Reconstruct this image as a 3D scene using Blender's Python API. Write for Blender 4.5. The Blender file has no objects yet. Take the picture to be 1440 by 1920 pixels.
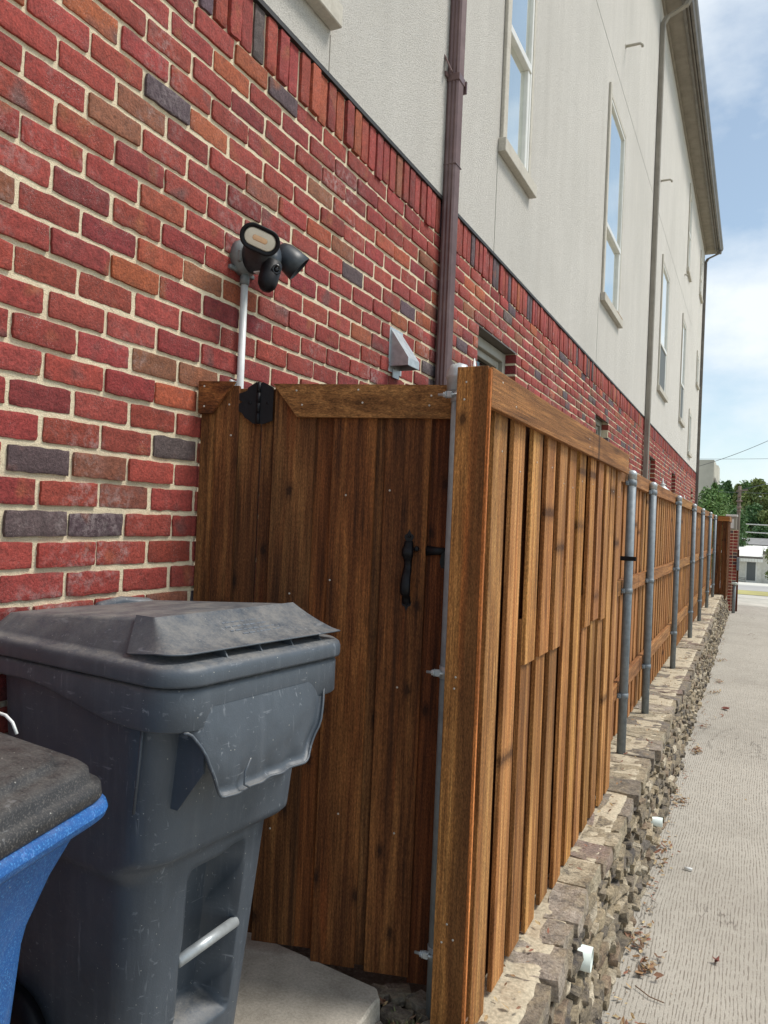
import bpy, math, random
from mathutils import Vector, noise
R = math.radians
S = bpy.context.scene
COL = S.collection
random.seed(7)

# ------------------------------------------------------------------ camera
EYE = 1.55
cd = bpy.data.cameras.new('camera'); cam = bpy.data.objects.new('camera', cd); COL.objects.link(cam)
th, pi_, ro = R(25.705), R(0.526), 0.043
f = Vector((-math.sin(th)*math.cos(pi_), math.cos(th)*math.cos(pi_), math.sin(pi_)))
r0 = Vector((math.cos(th), math.sin(th), 0)); u0 = r0.cross(f)
rr = r0*math.cos(ro)+u0*math.sin(ro); uu = -r0*math.sin(ro)+u0*math.cos(ro)
from mathutils import Matrix
cam.matrix_world = Matrix(((rr.x, uu.x, -f.x, 0), (rr.y, uu.y, -f.y, 0), (rr.z, uu.z, -f.z, EYE), (0, 0, 0, 1)))
cd.sensor_fit = 'VERTICAL'; cd.sensor_height = 24.0; cd.lens = 24.0*1440/1920
cd.clip_start = 0.05; cd.clip_end = 2000
S.camera = cam

# ------------------------------------------------------------------ light
SUN_EL, SUN_AZ = R(56), R(62)          # azimuth measured from +Y towards +X
sd = bpy.data.lights.new('sun', 'SUN'); sd.energy = 2.5; sd.angle = R(18); sd.color = (1, .95, .88)
so = bpy.data.objects.new('sun', sd); COL.objects.link(so)
sv = Vector((math.sin(SUN_AZ)*math.cos(SUN_EL), math.cos(SUN_AZ)*math.cos(SUN_EL), math.sin(SUN_EL)))
so.rotation_euler = sv.to_track_quat('Z', 'Y').to_euler(); so.location = (10, 10, 30)
W = bpy.data.worlds.new('World'); S.world = W; W.use_nodes = True
wn = W.node_tree; wn.nodes.clear()
def wnode(t, **k):
    n = wn.nodes.new(t)
    for a, v in k.items(): setattr(n, a, v)
    return n
sky = wnode('ShaderNodeTexSky', sky_type='NISHITA', sun_disc=False, sun_elevation=SUN_EL, sun_rotation=SUN_AZ)
sky.air_density = 1.0; sky.dust_density = .4
tc = wnode('ShaderNodeTexCoord'); mp = wnode('ShaderNodeMapping'); mp.inputs['Scale'].default_value = (1, 1, 1.7)
mp.inputs['Location'].default_value = (3.1, 1.35, .2)
cn = wnode('ShaderNodeTexNoise'); cn.inputs['Scale'].default_value = 2.6; cn.inputs['Detail'].default_value = 9; cn.inputs['Roughness'].default_value = .56
cr = wnode('ShaderNodeValToRGB'); cr.color_ramp.elements[0].position = .43; cr.color_ramp.elements[1].position = .64
cr.color_ramp.elements[0].color = (.22, .22, .22, 1); cr.color_ramp.elements[1].color = (1, 1, 1, 1)
mx = wnode('ShaderNodeMix', data_type='RGBA')
cloud = wnode('ShaderNodeRGB'); cloud.outputs[0].default_value = (7.4, 7.9, 8.3, 1)
bg = wnode('ShaderNodeBackground'); bg.inputs['Strength'].default_value = .10
wo = wnode('ShaderNodeOutputWorld')
wl = wn.links.new
wl(tc.outputs['Generated'], mp.inputs['Vector']); wl(mp.outputs[0], cn.inputs['Vector']); wl(cn.outputs['Fac'], cr.inputs[0])
wl(cr.outputs[0], mx.inputs['Factor']); tn = wnode('ShaderNodeMix', data_type='RGBA', blend_type='MULTIPLY'); tn.inputs['Factor'].default_value = 1; tn.inputs['B'].default_value = (1.03, 1.12, 1.06, 1)
wl(sky.outputs[0], tn.inputs['A']); wl(tn.outputs['Result'], mx.inputs['A']); wl(cloud.outputs[0], mx.inputs['B'])
wl(mx.outputs['Result'], bg.inputs['Color']); wl(bg.outputs[0], wo.inputs['Surface'])
S.view_settings.view_transform = 'Standard'; S.view_settings.look = 'None'; S.view_settings.exposure = 0.38; S.view_settings.gamma = 1
S.render.engine = 'CYCLES'

# ------------------------------------------------------------------ helpers
def rnd(a, b): return random.uniform(a, b)
def nz(x, y, z, s=1.0): return noise.noise(Vector((x*s, y*s, z*s)))

class MB:
    def __init__(s): s.v=[]; s.f=[]; s.m=[]; s.c=[]; s.g=[]; s.sm=[]
    def add(s, vs, fs, mat=0, col=(1, 1, 1), g=None, smooth=False):
        o = len(s.v); s.v += [tuple(p) for p in vs]
        s.c += [tuple(col)]*len(vs)
        s.g += [tuple(q) for q in (g if g is not None else vs)]
        for q in fs: s.f.append(tuple(i+o for i in q)); s.m.append(mat); s.sm.append(smooth)
    def build(s, name, mats, parent=None, origin=None, at=None):
        if not isinstance(mats, (list, tuple)): mats = [mats]
        base = Vector((0, 0, 0))
        if parent is not None: base = Vector(parent['_o'])
        elif origin is not None: base = Vector(origin)
        me = bpy.data.meshes.new(name)
        me.from_pydata([(p[0]-base.x, p[1]-base.y, p[2]-base.z) for p in s.v], [], s.f)
        for m in mats: me.materials.append(m)
        me.polygons.foreach_set('material_index', s.m); me.polygons.foreach_set('use_smooth', s.sm)
        a = me.attributes.new('col', 'FLOAT_COLOR', 'POINT'); a.data.foreach_set('color', [x for c in s.c for x in (c[0], c[1], c[2], 1)])
        a = me.attributes.new('gco', 'FLOAT_VECTOR', 'POINT'); a.data.foreach_set('vector', [x for c in s.g for x in c])
        me.update()
        o = bpy.data.objects.new(name, me); COL.objects.link(o); o['_o'] = tuple(base)
        if parent is not None: o.parent = parent
        else: o.location = base
        return o
    # -------- shapes
    def frame_box(s, c, ax, half, ch=.0, mat=0, col=(1, 1, 1), goff=None, along=2, smooth=False):
        """chamfered box, centre c, axes ax (3 vectors), half sizes; gco = (across, thick, along)"""
        c = Vector(c); vs = []; gs = []
        goff = goff or (0, 0, 0)
        order = [i for i in range(3) if i != along]+[along]
        ch = min(ch, min(half)*.49)
        idx = {}
        if ch <= 0:
            for sx in (-1, 1):
                for sy in (-1, 1):
                    for sz in (-1, 1):
                        l = (sx*half[0], sy*half[1], sz*half[2]); idx[(sx, sy, sz)] = len(vs)
                        vs.append(c+ax[0]*l[0]+ax[1]*l[1]+ax[2]*l[2]); gs.append(tuple(l[order[k]]+goff[k] for k in range(3)))
            q = lambda *k: tuple(idx[i] for i in k)
            fs = [q((-1,-1,-1),(-1,-1,1),(-1,1,1),(-1,1,-1)), q((1,-1,-1),(1,1,-1),(1,1,1),(1,-1,1)),
                  q((-1,-1,-1),(1,-1,-1),(1,-1,1),(-1,-1,1)), q((-1,1,-1),(-1,1,1),(1,1,1),(1,1,-1)),
                  q((-1,-1,-1),(-1,1,-1),(1,1,-1),(1,-1,-1)), q((-1,-1,1),(1,-1,1),(1,1,1),(-1,1,1))]
        else:
            for sx in (-1, 1):
                for sy in (-1, 1):
                    for sz in (-1, 1):
                        for k in range(3):      # vertex lying in face k
                            l = [sx*(half[0]-ch), sy*(half[1]-ch), sz*(half[2]-ch)]; l[k] = (sx, sy, sz)[k]*half[k]
                            idx[(sx, sy, sz, k)] = len(vs)
                            vs.append(c+ax[0]*l[0]+ax[1]*l[1]+ax[2]*l[2]); gs.append(tuple(l[order[j]]+goff[j] for j in range(3)))
            fs = []
            for k in range(3):
                i, j = [t for t in range(3) if t != k]
                for sk in (-1, 1):
                    ring = []
                    for a, b in ((-1, -1), (1, -1), (1, 1), (-1, 1)):
                        t = [0, 0, 0]; t[k] = sk; t[i] = a; t[j] = b; ring.append(idx[(*t, k)])
                    fs.append(tuple(ring))
            for k in range(3):                   # edges along axis k
                i, j = [t for t in range(3) if t != k]
                for a in (-1, 1):
                    for b in (-1, 1):
                        t0 = [0, 0, 0]; t0[i] = a; t0[j] = b; t1 = list(t0); t0[k] = -1; t1[k] = 1
                        fs.append((idx[(*t0, i)], idx[(*t1, i)], idx[(*t1, j)], idx[(*t0, j)]))
            for sx in (-1, 1):
                for sy in (-1, 1):
                    for sz in (-1, 1): fs.append((idx[(sx, sy, sz, 0)], idx[(sx, sy, sz, 1)], idx[(sx, sy, sz, 2)]))
            # consistent orientation
            out = []
            for q in fs:
                p = [vs[i] for i in q]; n = (p[1]-p[0]).cross(p[2]-p[0]); m = sum(p, Vector())/len(p)-c
                out.append(q if n.dot(m) > 0 else tuple(reversed(q)))
            fs = out
        s.add(vs, fs, mat, col, gs, smooth)
    def box(s, x0, x1, y0, y1, z0, z1, ch=0, mat=0, col=(1, 1, 1), goff=None, along=2):
        s.frame_box(((x0+x1)/2, (y0+y1)/2, (z0+z1)/2), (Vector((1, 0, 0)), Vector((0, 1, 0)), Vector((0, 0, 1))),
                    (abs(x1-x0)/2, abs(y1-y0)/2, abs(z1-z0)/2), ch, mat, col, goff, along)
    def loft(s, rings, mat=0, col=(1, 1, 1), cap0=True, cap1=True, smooth=True, closed=True):
        n = len(rings[0]); vs = [p for r in rings for p in r]; fs = []
        for i in range(len(rings)-1):
            for j in range(n if closed else n-1):
                k = (j+1) % n
                fs.append((i*n+j, i*n+k, (i+1)*n+k, (i+1)*n+j))
        if cap0: fs.append(tuple(reversed(range(n))))
        if cap1: fs.append(tuple((len(rings)-1)*n+j for j in range(n)))
        s.add(vs, fs, mat, col, None, smooth)
    def tube(s, pts, r, n=10, mat=0, col=(1, 1, 1), cap=True, smooth=True):
        pts = [Vector(p) for p in pts]; rs = r if isinstance(r, (list, tuple)) else [r]*len(pts)
        rings = []; up = None
        for i, p in enumerate(pts):
            d = (pts[min(i+1, len(pts)-1)]-pts[max(i-1, 0)]).normalized()
            if up is None:
                up = Vector((0, 0, 1)) if abs(d.z) < .9 else Vector((1, 0, 0))
            a = d.cross(up).normalized(); b = a.cross(d).normalized(); up = b
            rings.append([p+a*rs[i]*math.cos(2*math.pi*k/n)+b*rs[i]*math.sin(2*math.pi*k/n) for k in range(n)])
        s.loft(rings, mat, col, cap, cap, smooth)
    def lathe(s, base, axis, prof, n=20, mat=0, col=(1, 1, 1), cap=True, smooth=True, sx=1.0, ref=None):
        """prof: list of (distance along axis, radius)"""
        base = Vector(base); axis = Vector(axis).normalized()
        ref = Vector(ref) if ref else (Vector((0, 0, 1)) if abs(axis.z) < .9 else Vector((1, 0, 0)))
        a = axis.cross(ref).normalized(); b = axis.cross(a).normalized()
        s.loft([[base+axis*h+a*rad*sx*math.cos(2*math.pi*k/n)+b*rad*math.sin(2*math.pi*k/n) for k in range(n)] for h, rad in prof], mat, col, cap, cap, smooth)
    def prism(s, poly, ax, thick, mat=0, col=(1, 1, 1), goff=(0, 0, 0), smooth=False):
        """poly: list of 3D points, extruded along ax by thick"""
        ax = Vector(ax).normalized()*thick; a = [Vector(p) for p in poly]; b = [p+ax for p in a]; n = len(a)
        fs = [tuple(range(n-1, -1, -1)), tuple(range(n, 2*n))]+[(i, (i+1) % n, n+(i+1) % n, n+i) for i in range(n)]
        g = [tuple(p+Vector(goff)) for p in a+b]
        s.add(a+b, fs, mat, col, g, smooth)

def empty(name, loc, label=None, cat=None, group=None):
    o = bpy.data.objects.new(name, None); COL.objects.link(o); o.location = loc; o['_o'] = tuple(loc)
    o.empty_display_size = .1
    return tag(o, label, cat, group)
def tag(o, label=None, cat=None, group=None, kind=None):
    if label: o['label'] = label
    if cat: o['category'] = cat
    if group: o['group'] = group
    if kind: o['kind'] = kind
    return o

# ------------------------------------------------------------------ materials
def mat(name):
    m = bpy.data.materials.new(name); m.use_nodes = True; nt = m.node_tree; nt.nodes.clear()
    out = nt.nodes.new('ShaderNodeOutputMaterial'); b = nt.nodes.new('ShaderNodeBsdfPrincipled')
    nt.links.new(b.outputs[0], out.inputs[0])
    return m, nt, b
class G:
    """tiny node-graph writer"""
    def __init__(s, nt): s.nt = nt
    def lk(s, a, b):
        if isinstance(a, (int, float)): b.default_value = a
        elif isinstance(a, (tuple, list)):
            b.default_value = tuple(a) if len(a) == len(b.default_value) else tuple(a)+(1,)
        else: s.nt.links.new(a, b)
    def n(s, t, **k):
        x = s.nt.nodes.new(t)
        for a, v in k.items(): setattr(x, a, v)
        return x
    def attr(s, nm, out='Color'): return s.n('ShaderNodeAttribute', attribute_name=nm).outputs[out]
    def obj(s): return s.n('ShaderNodeTexCoord').outputs['Object']
    def geo(s, o='Position'): return s.n('ShaderNodeNewGeometry').outputs[o]
    def map(s, v, scale=(1, 1, 1), loc=(0, 0, 0)):
        x = s.n('ShaderNodeMapping'); s.lk(v, x.inputs[0]); x.inputs['Scale'].default_value = scale; x.inputs['Location'].default_value = loc
        return x.outputs[0]
    def noise(s, v, scale=1, detail=4, rough=.5, dist=0, out='Fac'):
        x = s.n('ShaderNodeTexNoise'); s.lk(v, x.inputs['Vector']); x.inputs['Scale'].default_value = scale
        x.inputs['Detail'].default_value = detail; x.inputs['Roughness'].default_value = rough; x.inputs['Distortion'].default_value = dist
        return x.outputs[out]
    def vor(s, v, scale=1, feature='F1', out='Distance', rnd=1):
        x = s.n('ShaderNodeTexVoronoi', feature=feature); s.lk(v, x.inputs['Vector']); x.inputs['Scale'].default_value = scale
        x.inputs['Randomness'].default_value = rnd
        return x.outputs[out]
    def ramp(s, v, pts):
        x = s.n('ShaderNodeValToRGB'); s.lk(v, x.inputs[0]); e = x.color_ramp.elements
        while len(e) < len(pts): e.new(.5)
        for i, (p, c) in enumerate(pts):
            e[i].position = p
            if not isinstance(c, (tuple, list)): c = (c, c, c)
            e[i].color = (*c, 1)
        return x.outputs[0]
    def mix(s, fac, a, b, mode='MIX'):
        x = s.n('ShaderNodeMix', data_type='RGBA', blend_type=mode); s.lk(fac, x.inputs['Factor']); s.lk(a, x.inputs['A']); s.lk(b, x.inputs['B'])
        return x.outputs['Result']
    def math(s, op, a, b=0, clamp=False):
        x = s.n('ShaderNodeMath', operation=op, use_clamp=clamp); s.lk(a, x.inputs[0]); s.lk(b, x.inputs[1]); return x.outputs[0]
    def bump(s, h, strength=.5, dist=.01, nrm=None):
        x = s.n('ShaderNodeBump'); s.lk(h, x.inputs['Height']); x.inputs['Strength'].default_value = strength; x.inputs['Distance'].default_value = dist
        if nrm is not None: s.lk(nrm, x.inputs['Normal'])
        return x.outputs[0]
    def up(s):
        x = s.n('ShaderNodeSeparateXYZ'); s.lk(s.geo('Normal'), x.inputs[0]); return x.outputs[2]

def m_brick():
    m, nt, b = mat('brick'); g = G(nt); c = g.attr('col'); v = g.attr('gco', 'Vector')
    n1 = g.noise(v, 6.5, 2, .5); n2 = g.noise(v, 130, 5, .65); n3 = g.noise(v, 30, 4, .6); n4 = g.noise(v, 420, 2, .5)
    c2 = g.mix(g.ramp(n1, [(.64, 0), (.76, .8)]), c, (.14, .072, .064), 'MIX')
    c2 = g.mix(g.ramp(n1, [(.28, .7), (.38, 0)]), c2, (.29, .095, .04), 'MIX')
    c2 = g.mix(1.0, c2, g.ramp(n2, [(.25, .5), (.5, 1.0), (.75, 1.45)]), 'MULTIPLY')
    c2 = g.mix(1.0, c2, g.ramp(n3, [(.3, .8), (.7, 1.18)]), 'MULTIPLY')
    fl = g.math('MULTIPLY', g.ramp(n4, [(.60, 0), (.70, 1)]), g.ramp(g.noise(v, 14, 3, .6), [(.48, 0), (.7, .75)]))
    c2 = g.mix(fl, c2, (.55, .45, .42))
    ef = g.math('MULTIPLY', g.ramp(g.noise(g.geo(), 2.1, 4, .7), [(.55, 0), (.74, .62)]), g.ramp(g.noise(g.geo(), 45, 4, .7), [(.45, 0), (.65, 1)]))
    c2 = g.mix(ef, c2, (.52, .44, .42))
    g.lk(c2, b.inputs['Base Color']); b.inputs['Roughness'].default_value = .88
    h = g.math('ADD', g.math('MULTIPLY', n2, .6), g.math('ADD', g.math('MULTIPLY', n3, .9), g.math('MULTIPLY', n4, .25)))
    g.lk(g.bump(h, 1, .006), b.inputs['Normal']); return m
def m_mortar():
    m, nt, b = mat('mortar'); g = G(nt); v = g.geo()
    n = g.noise(v, 260, 4, .7); n2 = g.noise(v, 7, 4, .6)
    c = g.mix(g.ramp(n, [(.3, 0), (.7, 1)]), (.68, .56, .38), (.92, .80, .57))
    c = g.mix(g.ramp(n2, [(.45, 0), (.8, .35)]), c, (.46, .40, .30))
    g.lk(c, b.inputs['Base Color']); b.inputs['Roughness'].default_value = .95
    g.lk(g.bump(g.math('ADD', n, g.noise(v, 60, 4, .6)), .8, .006), b.inputs['Normal']); return m
def m_stucco():
    m, nt, b = mat('stucco'); g = G(nt); v = g.geo()
    n = g.noise(v, 170, 3, .75); n2 = g.noise(g.map(v, (5, 5, .5)), 1, 5, .6); n3 = g.noise(v, .9, 3, .5)
    c = g.mix(g.ramp(n2, [(.35, 0), (.75, .5)]), (.725, .69, .63), (.595, .56, .505))
    c = g.mix(g.ramp(n, [(.34, .7), (.48, 0)]), c, (.40, .375, .325))
    c = g.mix(g.ramp(n3, [(.4, 0), (.7, .25)]), c, (.48, .46, .41))
    g.lk(c, b.inputs['Base Color']); b.inputs['Roughness'].default_value = .95
    g.lk(g.bump(n, 1, .012), b.inputs['Normal']); return m
def m_plain(name, col, rough=.5, metal=0, nscale=40, amt=.25, bump=.0, spec=.5, stain=None):
    m, nt, b = mat(name); g = G(nt); v = g.geo(); n = g.noise(v, nscale, 5, .6)
    c = g.mix(g.ramp(n, [(.3, 0), (.7, 1)]), tuple(x*(1-amt) for x in col), tuple(min(1, x*(1+amt)) for x in col))
    if stain:
        c = g.mix(g.ramp(g.noise(v, stain[1], 5, .65), [(.5, 0), (.72, stain[2])]), c, stain[0])
    g.lk(c, b.inputs['Base Color']); b.inputs['Roughness'].default_value = rough; b.inputs['Metallic'].default_value = metal
    b.inputs['Specular IOR Level'].default_value = spec
    if bump: g.lk(g.bump(n, bump, .004), b.inputs['Normal'])
    return m
def m_wood(name, dark, mid, light, red=None, heart=None):
    m, nt, b = mat(name); g = G(nt); v = g.attr('gco', 'Vector'); tint = g.attr('col')
    fine = g.noise(g.map(v, (190, 190, 5)), 1, 5, .65, .25)
    med = g.noise(g.map(v, (28, 28, 1.1)), 1, 4, .6, .8)
    broad = g.noise(g.map(v, (7, 7, 1.3)), 1, 3, .5)
    speck = g.noise(g.map(v, (300, 300, 110)), 1, 3, .6)
    c = g.ramp(med, [(.25, dark), (.48, mid), (.75, light)])
    c = g.mix(1.0, c, g.ramp(fine, [(.3, .45), (.5, 1.0), (.72, 1.5)]), 'MULTIPLY')
    c = g.mix(g.ramp(broad, [(.5, 0), (.72, .55)]), c, dark)
    if red: c = g.mix(g.ramp(g.noise(g.map(v, (17, 17, .9), (4, 2, 7)), 1, 4, .6), [(.58, 0), (.76, .65)]), c, red)
    # knots and the bent grain round them
    sp = g.n('ShaderNodeSeparateXYZ'); g.lk(v, sp.inputs[0]); cb_ = g.n('ShaderNodeCombineXYZ')
    wob = g.math('MULTIPLY', g.noise(v, 60, 3, .6), .02)
    g.lk(g.math('ADD', sp.outputs[0], wob), cb_.inputs[0]); g.lk(g.math('ADD', sp.outputs[2], wob), cb_.inputs[1])
    vk = g.n('ShaderNodeTexVoronoi', voronoi_dimensions='2D'); g.lk(g.map(cb_.outputs[0], (5.2, 2.6, 1)), vk.inputs['Vector']); vk.inputs['Scale'].default_value = 1
    c = g.mix(g.ramp(vk.outputs['Distance'], [(.030, .80), (.050, .42), (.11, 0)]), c, (dark[0]*.40, dark[1]*.40, dark[2]*.5))
    if heart is not None:
        hx = g.math('ADD', sp.outputs[0], g.math('MULTIPLY', g.noise(g.map(v, (20, 20, 2.2)), 1, 3, .6), .035))
        c = g.mix(g.ramp(g.math('SUBTRACT', hx, heart), [(.0, 0), (.012, .72)]), c, dark)
    c = g.mix(1.0, c, g.ramp(speck, [(.3, .60), (.5, 1.0), (.7, 1.5)]), 'MULTIPLY')
    c = g.mix(1.0, c, tint, 'MULTIPLY')
    g.lk(c, b.inputs['Base Color']); b.inputs['Roughness'].default_value = .78; b.inputs['Specular IOR Level'].default_value = .25
    h = g.math('ADD', g.math('MULTIPLY', fine, .8), g.math('MULTIPLY', speck, .7))
    g.lk(g.bump(h, .6, .003), b.inputs['Normal']); return m
def m_stone():
    m, nt, b = mat('field_stone'); g = G(nt); v = g.attr('gco', 'Vector'); c = g.attr('col')
    n1 = g.noise(v, 9, 5, .65); n2 = g.noise(v, 70, 5, .7); n3 = g.noise(g.map(v, (20, 20, 90)), 1, 4, .6)
    c = g.mix(g.ramp(n1, [(.42, 0), (.66, .85)]), c, (.30, .24, .155))
    c = g.mix(g.ramp(g.noise(v, 16, 5, .7, 0), [(.53, 0), (.68, .8)]), c, (.085, .072, .062))
    c = g.mix(1.0, c, g.ramp(n2, [(.28, .5), (.5, 1), (.74, 1.5)]), 'MULTIPLY')
    c = g.mix(1.0, c, g.ramp(n3, [(.3, .8), (.7, 1.2)]), 'MULTIPLY')
    g.lk(c, b.inputs['Base Color']); b.inputs['Roughness'].default_value = .93
    g.lk(g.bump(g.math('ADD', n2, g.math('MULTIPLY', n1, 1.5)), .9, .012), b.inputs['Normal']); return m
def m_alley():
    m, nt, b = mat('raked_concrete'); g = G(nt); v = g.geo()
    warp = g.noise(v, 1.6, 3, .5, 0, 'Color')
    vv = g.n('ShaderNodeVectorMath', operation='MULTIPLY_ADD'); g.lk(warp, vv.inputs[0]); vv.inputs[1].default_value = (.05, 0, 0); g.lk(v, vv.inputs[2])
    rake = g.noise(g.map(vv.outputs[0], (88, 3.2, 1)), 1, 6, .76, .12)
    sx_ = g.n('ShaderNodeSeparateXYZ'); g.lk(v, sx_.inputs[0])
    ph = g.math('ADD', g.math('MULTIPLY', sx_.outputs[0], 370), g.math('ADD', g.math('MULTIPLY', g.noise(g.map(v, (2.2, .55, 1)), 1, 4, .55), 42), g.math('MULTIPLY', g.noise(g.map(v, (22, 5, 1)), 1, 3, .6), 5)))
    sn = g.math('MULTIPLY_ADD', g.math('SINE', ph), .5)
    sn.node.inputs[2].default_value = .5
    groove = g.math('ADD', g.ramp(sn, [(.0, .25), (.28, .75), (.6, 1)]), g.ramp(g.noise(g.map(v, (60, 26, 1)), 1, 4, .7), [(.45, 0), (.60, .8)]), True)
    n2 = g.noise(v, 160, 4, .7); n3 = g.noise(v, .8, 5, .6); n4 = g.noise(v, 9, 5, .65)
    c = g.mix(groove, (.185, .158, .125), (.44, .405, .345))
    c = g.mix(g.ramp(n3, [(.40, 0), (.66, .6)]), c, (.29, .262, .22))
    c = g.mix(g.ramp(n4, [(.5, 0), (.75, .5)]), c, (.50, .465, .40))
    c = g.mix(1.0, c, g.ramp(n2, [(.25, .72), (.5, 1), (.75, 1.25)]), 'MULTIPLY')
    ck = g.math('ABSOLUTE', g.math('SUBTRACT', g.noise(g.map(v, (1.0, .22, 1)), 1.7, 6, .62), .515))
    ck = g.math('ADD', ck, g.math('MULTIPLY', g.ramp(g.noise(v, .45, 2, .5), [(.5, 1), (.56, 0)]), .02))
    c = g.mix(g.ramp(ck, [(.0022, .8), (.0042, 0)]), c, (.12, .10, .08))
    g.lk(c, b.inputs['Base Color']); b.inputs['Roughness'].default_value = .95
    g.lk(g.bump(g.math('ADD', groove, g.math('MULTIPLY', n2, .9)), .7, .004), b.inputs['Normal']); return m
def m_slab():
    m, nt, b = mat('slab_concrete'); g = G(nt); v = g.geo(); n = g.noise(v, 120, 5, .7); n2 = g.noise(v, 5, 6, .68)
    c = g.mix(g.ramp(n2, [(.35, 0), (.7, 1)]), (.54, .49, .41), (.33, .295, .24))
    c = g.mix(1.0, c, g.ramp(n, [(.25, .7), (.75, 1.25)]), 'MULTIPLY')
    g.lk(c, b.inputs['Base Color']); b.inputs['Roughness'].default_value = .93; g.lk(g.bump(n, .5, .004), b.inputs['Normal']); return m
def m_dirt():
    m, nt, b = mat('soil'); g = G(nt); v = g.geo(); n = g.noise(v, 60, 6, .75); n2 = g.noise(v, 6, 4, .6)
    c = g.ramp(n, [(.3, (.035, .025, .018)), (.55, (.11, .085, .06)), (.75, (.26, .22, .17))])
    c = g.mix(g.ramp(n2, [(.4, 0), (.7, .6)]), c, (.16, .13, .095))
    g.lk(c, b.inputs['Base Color']); b.inputs['Roughness'].default_value = 1; g.lk(g.bump(n, 1, .02), b.inputs['Normal']); return m
def m_bin(name, col, speck=None, dust=.5, rough=.42):
    m, nt, b = mat(name); g = G(nt); v = g.geo()
    n = g.noise(v, 18, 6, .7); n2 = g.noise(v, 6, 4, .6)
    c = g.mix(g.ramp(n2, [(.3, 0), (.7, 1)]), tuple(x*.86 for x in col), tuple(x*1.16 for x in col))
    # fine pale scratches and scuffs in several directions
    for sc, lo, thr in (((9, 75, 42), (0, 0, 0), .65), ((95, 80, 6), (3, 1, 2), .645), ((30, 26, 200), (5, 2, 8), .67), ((60, 8, 60), (1, 6, 3), .66)):
        s1 = g.noise(g.map(v, sc, lo), 1, 3, .6, .5)
        k = g.math('MULTIPLY', g.ramp(s1, [(thr, 0), (thr+.05, 1)]), g.ramp(g.noise(v, 7, 4, .7), [(.42, 0), (.62, .75)]))
        c = g.mix(k, c, tuple(min(1, x*1.6+.13) for x in col))
    run = g.noise(g.map(v, (34, 34, 2.2)), 1, 4, .6)
    c = g.mix(g.ramp(run, [(.52, 0), (.74, .30)]), c, tuple(x*1.3+.05 for x in col))
    dots = g.vor(v, 46); c = g.mix(g.ramp(dots, [(.045, .75), (.06, 0)]), c, (.5, .49, .44))
    up = g.up(); d = g.math('MULTIPLY', g.ramp(up, [(.45, 0), (.95, 1)]), g.ramp(g.math('ADD', n, g.math('MULTIPLY', g.math('SUBTRACT', g.noise(v, 150, 3, .7), .5), .5)), [(.32, 0), (.66, dust)]))
    c = g.mix(d, c, (.27, .25, .22))
    if speck: c = g.mix(g.ramp(g.noise(v, 330, 3, .7), [(.52, 0), (.66, .8)]), c, speck)
    g.lk(c, b.inputs['Base Color']); g.lk(g.ramp(n, [(.3, rough-.08), (.7, rough+.2)]), b.inputs['Roughness'])
    g.lk(g.bump(g.math('ADD', g.noise(v, 240, 3, .6), g.math('MULTIPLY', n2, .5)), .18, .003), b.inputs['Normal']); return m
def m_glass(name, tint=(.86, .88, .82)):
    m, nt, b = mat(name); g = G(nt); v = g.geo()
    c = g.mix(g.ramp(g.noise(v, 1.5, 3, .5), [(.3, 0), (.7, 1)]), tint, tuple(x*.9 for x in tint))
    g.lk(c, b.inputs['Base Color'])
    b.inputs['Metallic'].default_value = .95; b.inputs['Roughness'].default_value = .05
    g.lk(g.bump(g.noise(v, 2.2, 2, .5), .08, .02), b.inputs['Normal']); return m
def m_leaf(name, a, b_):
    m, nt, b = mat(name); g = G(nt); c = g.mix(g.noise(g.geo(), .5, 3, .6), a, b_)
    c = g.mix(1.0, c, g.attr('col'), 'MULTIPLY')
    g.lk(c, b.inputs['Base Color']); b.inputs['Roughness'].default_value = .7
    b.inputs['Subsurface Weight'].default_value = 0; b.inputs['Transmission Weight'].default_value = 0
    return m
def m_attr(name, rough=.8, metal=0):
    m, nt, b = mat(name); g = G(nt)
    c = g.mix(1.0, g.attr('col'), g.ramp(g.noise(g.geo(), 60, 4, .7), [(.3, .75), (.7, 1.2)]), 'MULTIPLY')
    g.lk(c, b.inputs['Base Color']); b.inputs['Roughness'].default_value = rough; b.inputs['Metallic'].default_value = metal
    return m

BRICK = m_brick(); MORTAR = m_mortar(); STUCCO = m_stucco(); STONE = m_stone(); ALLEY = m_alley(); SLAB = m_slab(); SOIL = m_dirt()
WOOD = m_wood('cedar_golden_sunlit', (.095, .036, .011), (.30, .130, .040), (.56, .29, .100), (.40, .14, .038))  # golden stain, with part of the sunlit brightness in the colour
WOODD = m_wood('cedar_red_shaded', (.036, .014, .006), (.150, .056, .018), (.32, .145, .048), (.30, .075, .018))  # redder stain, also darkened to carry the gate's shade in the colour
WOODR = m_wood('cedar_rail', (.10, .040, .012), (.25, .110, .036), (.42, .205, .072))
WOODC = m_wood('cedar_corner', (.085, .032, .011), (.27, .115, .034), (.46, .22, .068), (.42, .12, .03), heart=3.154)
NAIL = m_plain('nail_steel', (.55, .52, .46), .45, .2)
ZINC = m_plain('galvanized_steel', (.20, .235, .26), .55, .15, 25, .22, .1, stain=((.27, .30, .31), 12, .6))
ZINCB = m_plain('bright_steel', (.46, .49, .50), .42, .4, 30, .2, .1)
BLACK = m_plain('black_iron', (.006, .006, .008), .5, 0, 60, .3, .15, spec=.25)
DARKPL = m_plain('dark_housing', (.020, .026, .033), .45, 0, 30, .35, .1, stain=((.12, .13, .13), 14, .35))
GREYPL = m_plain('grey_housing', (.20, .22, .22), .5, 0, 30, .2, .1)
LENS = m_plain('lamp_lens', (.74, .68, .55), .25, 0, 30, .06)
LEDM = m_plain('lamp_led', (.80, .50, .28), .3, 0, 30, .08)
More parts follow.
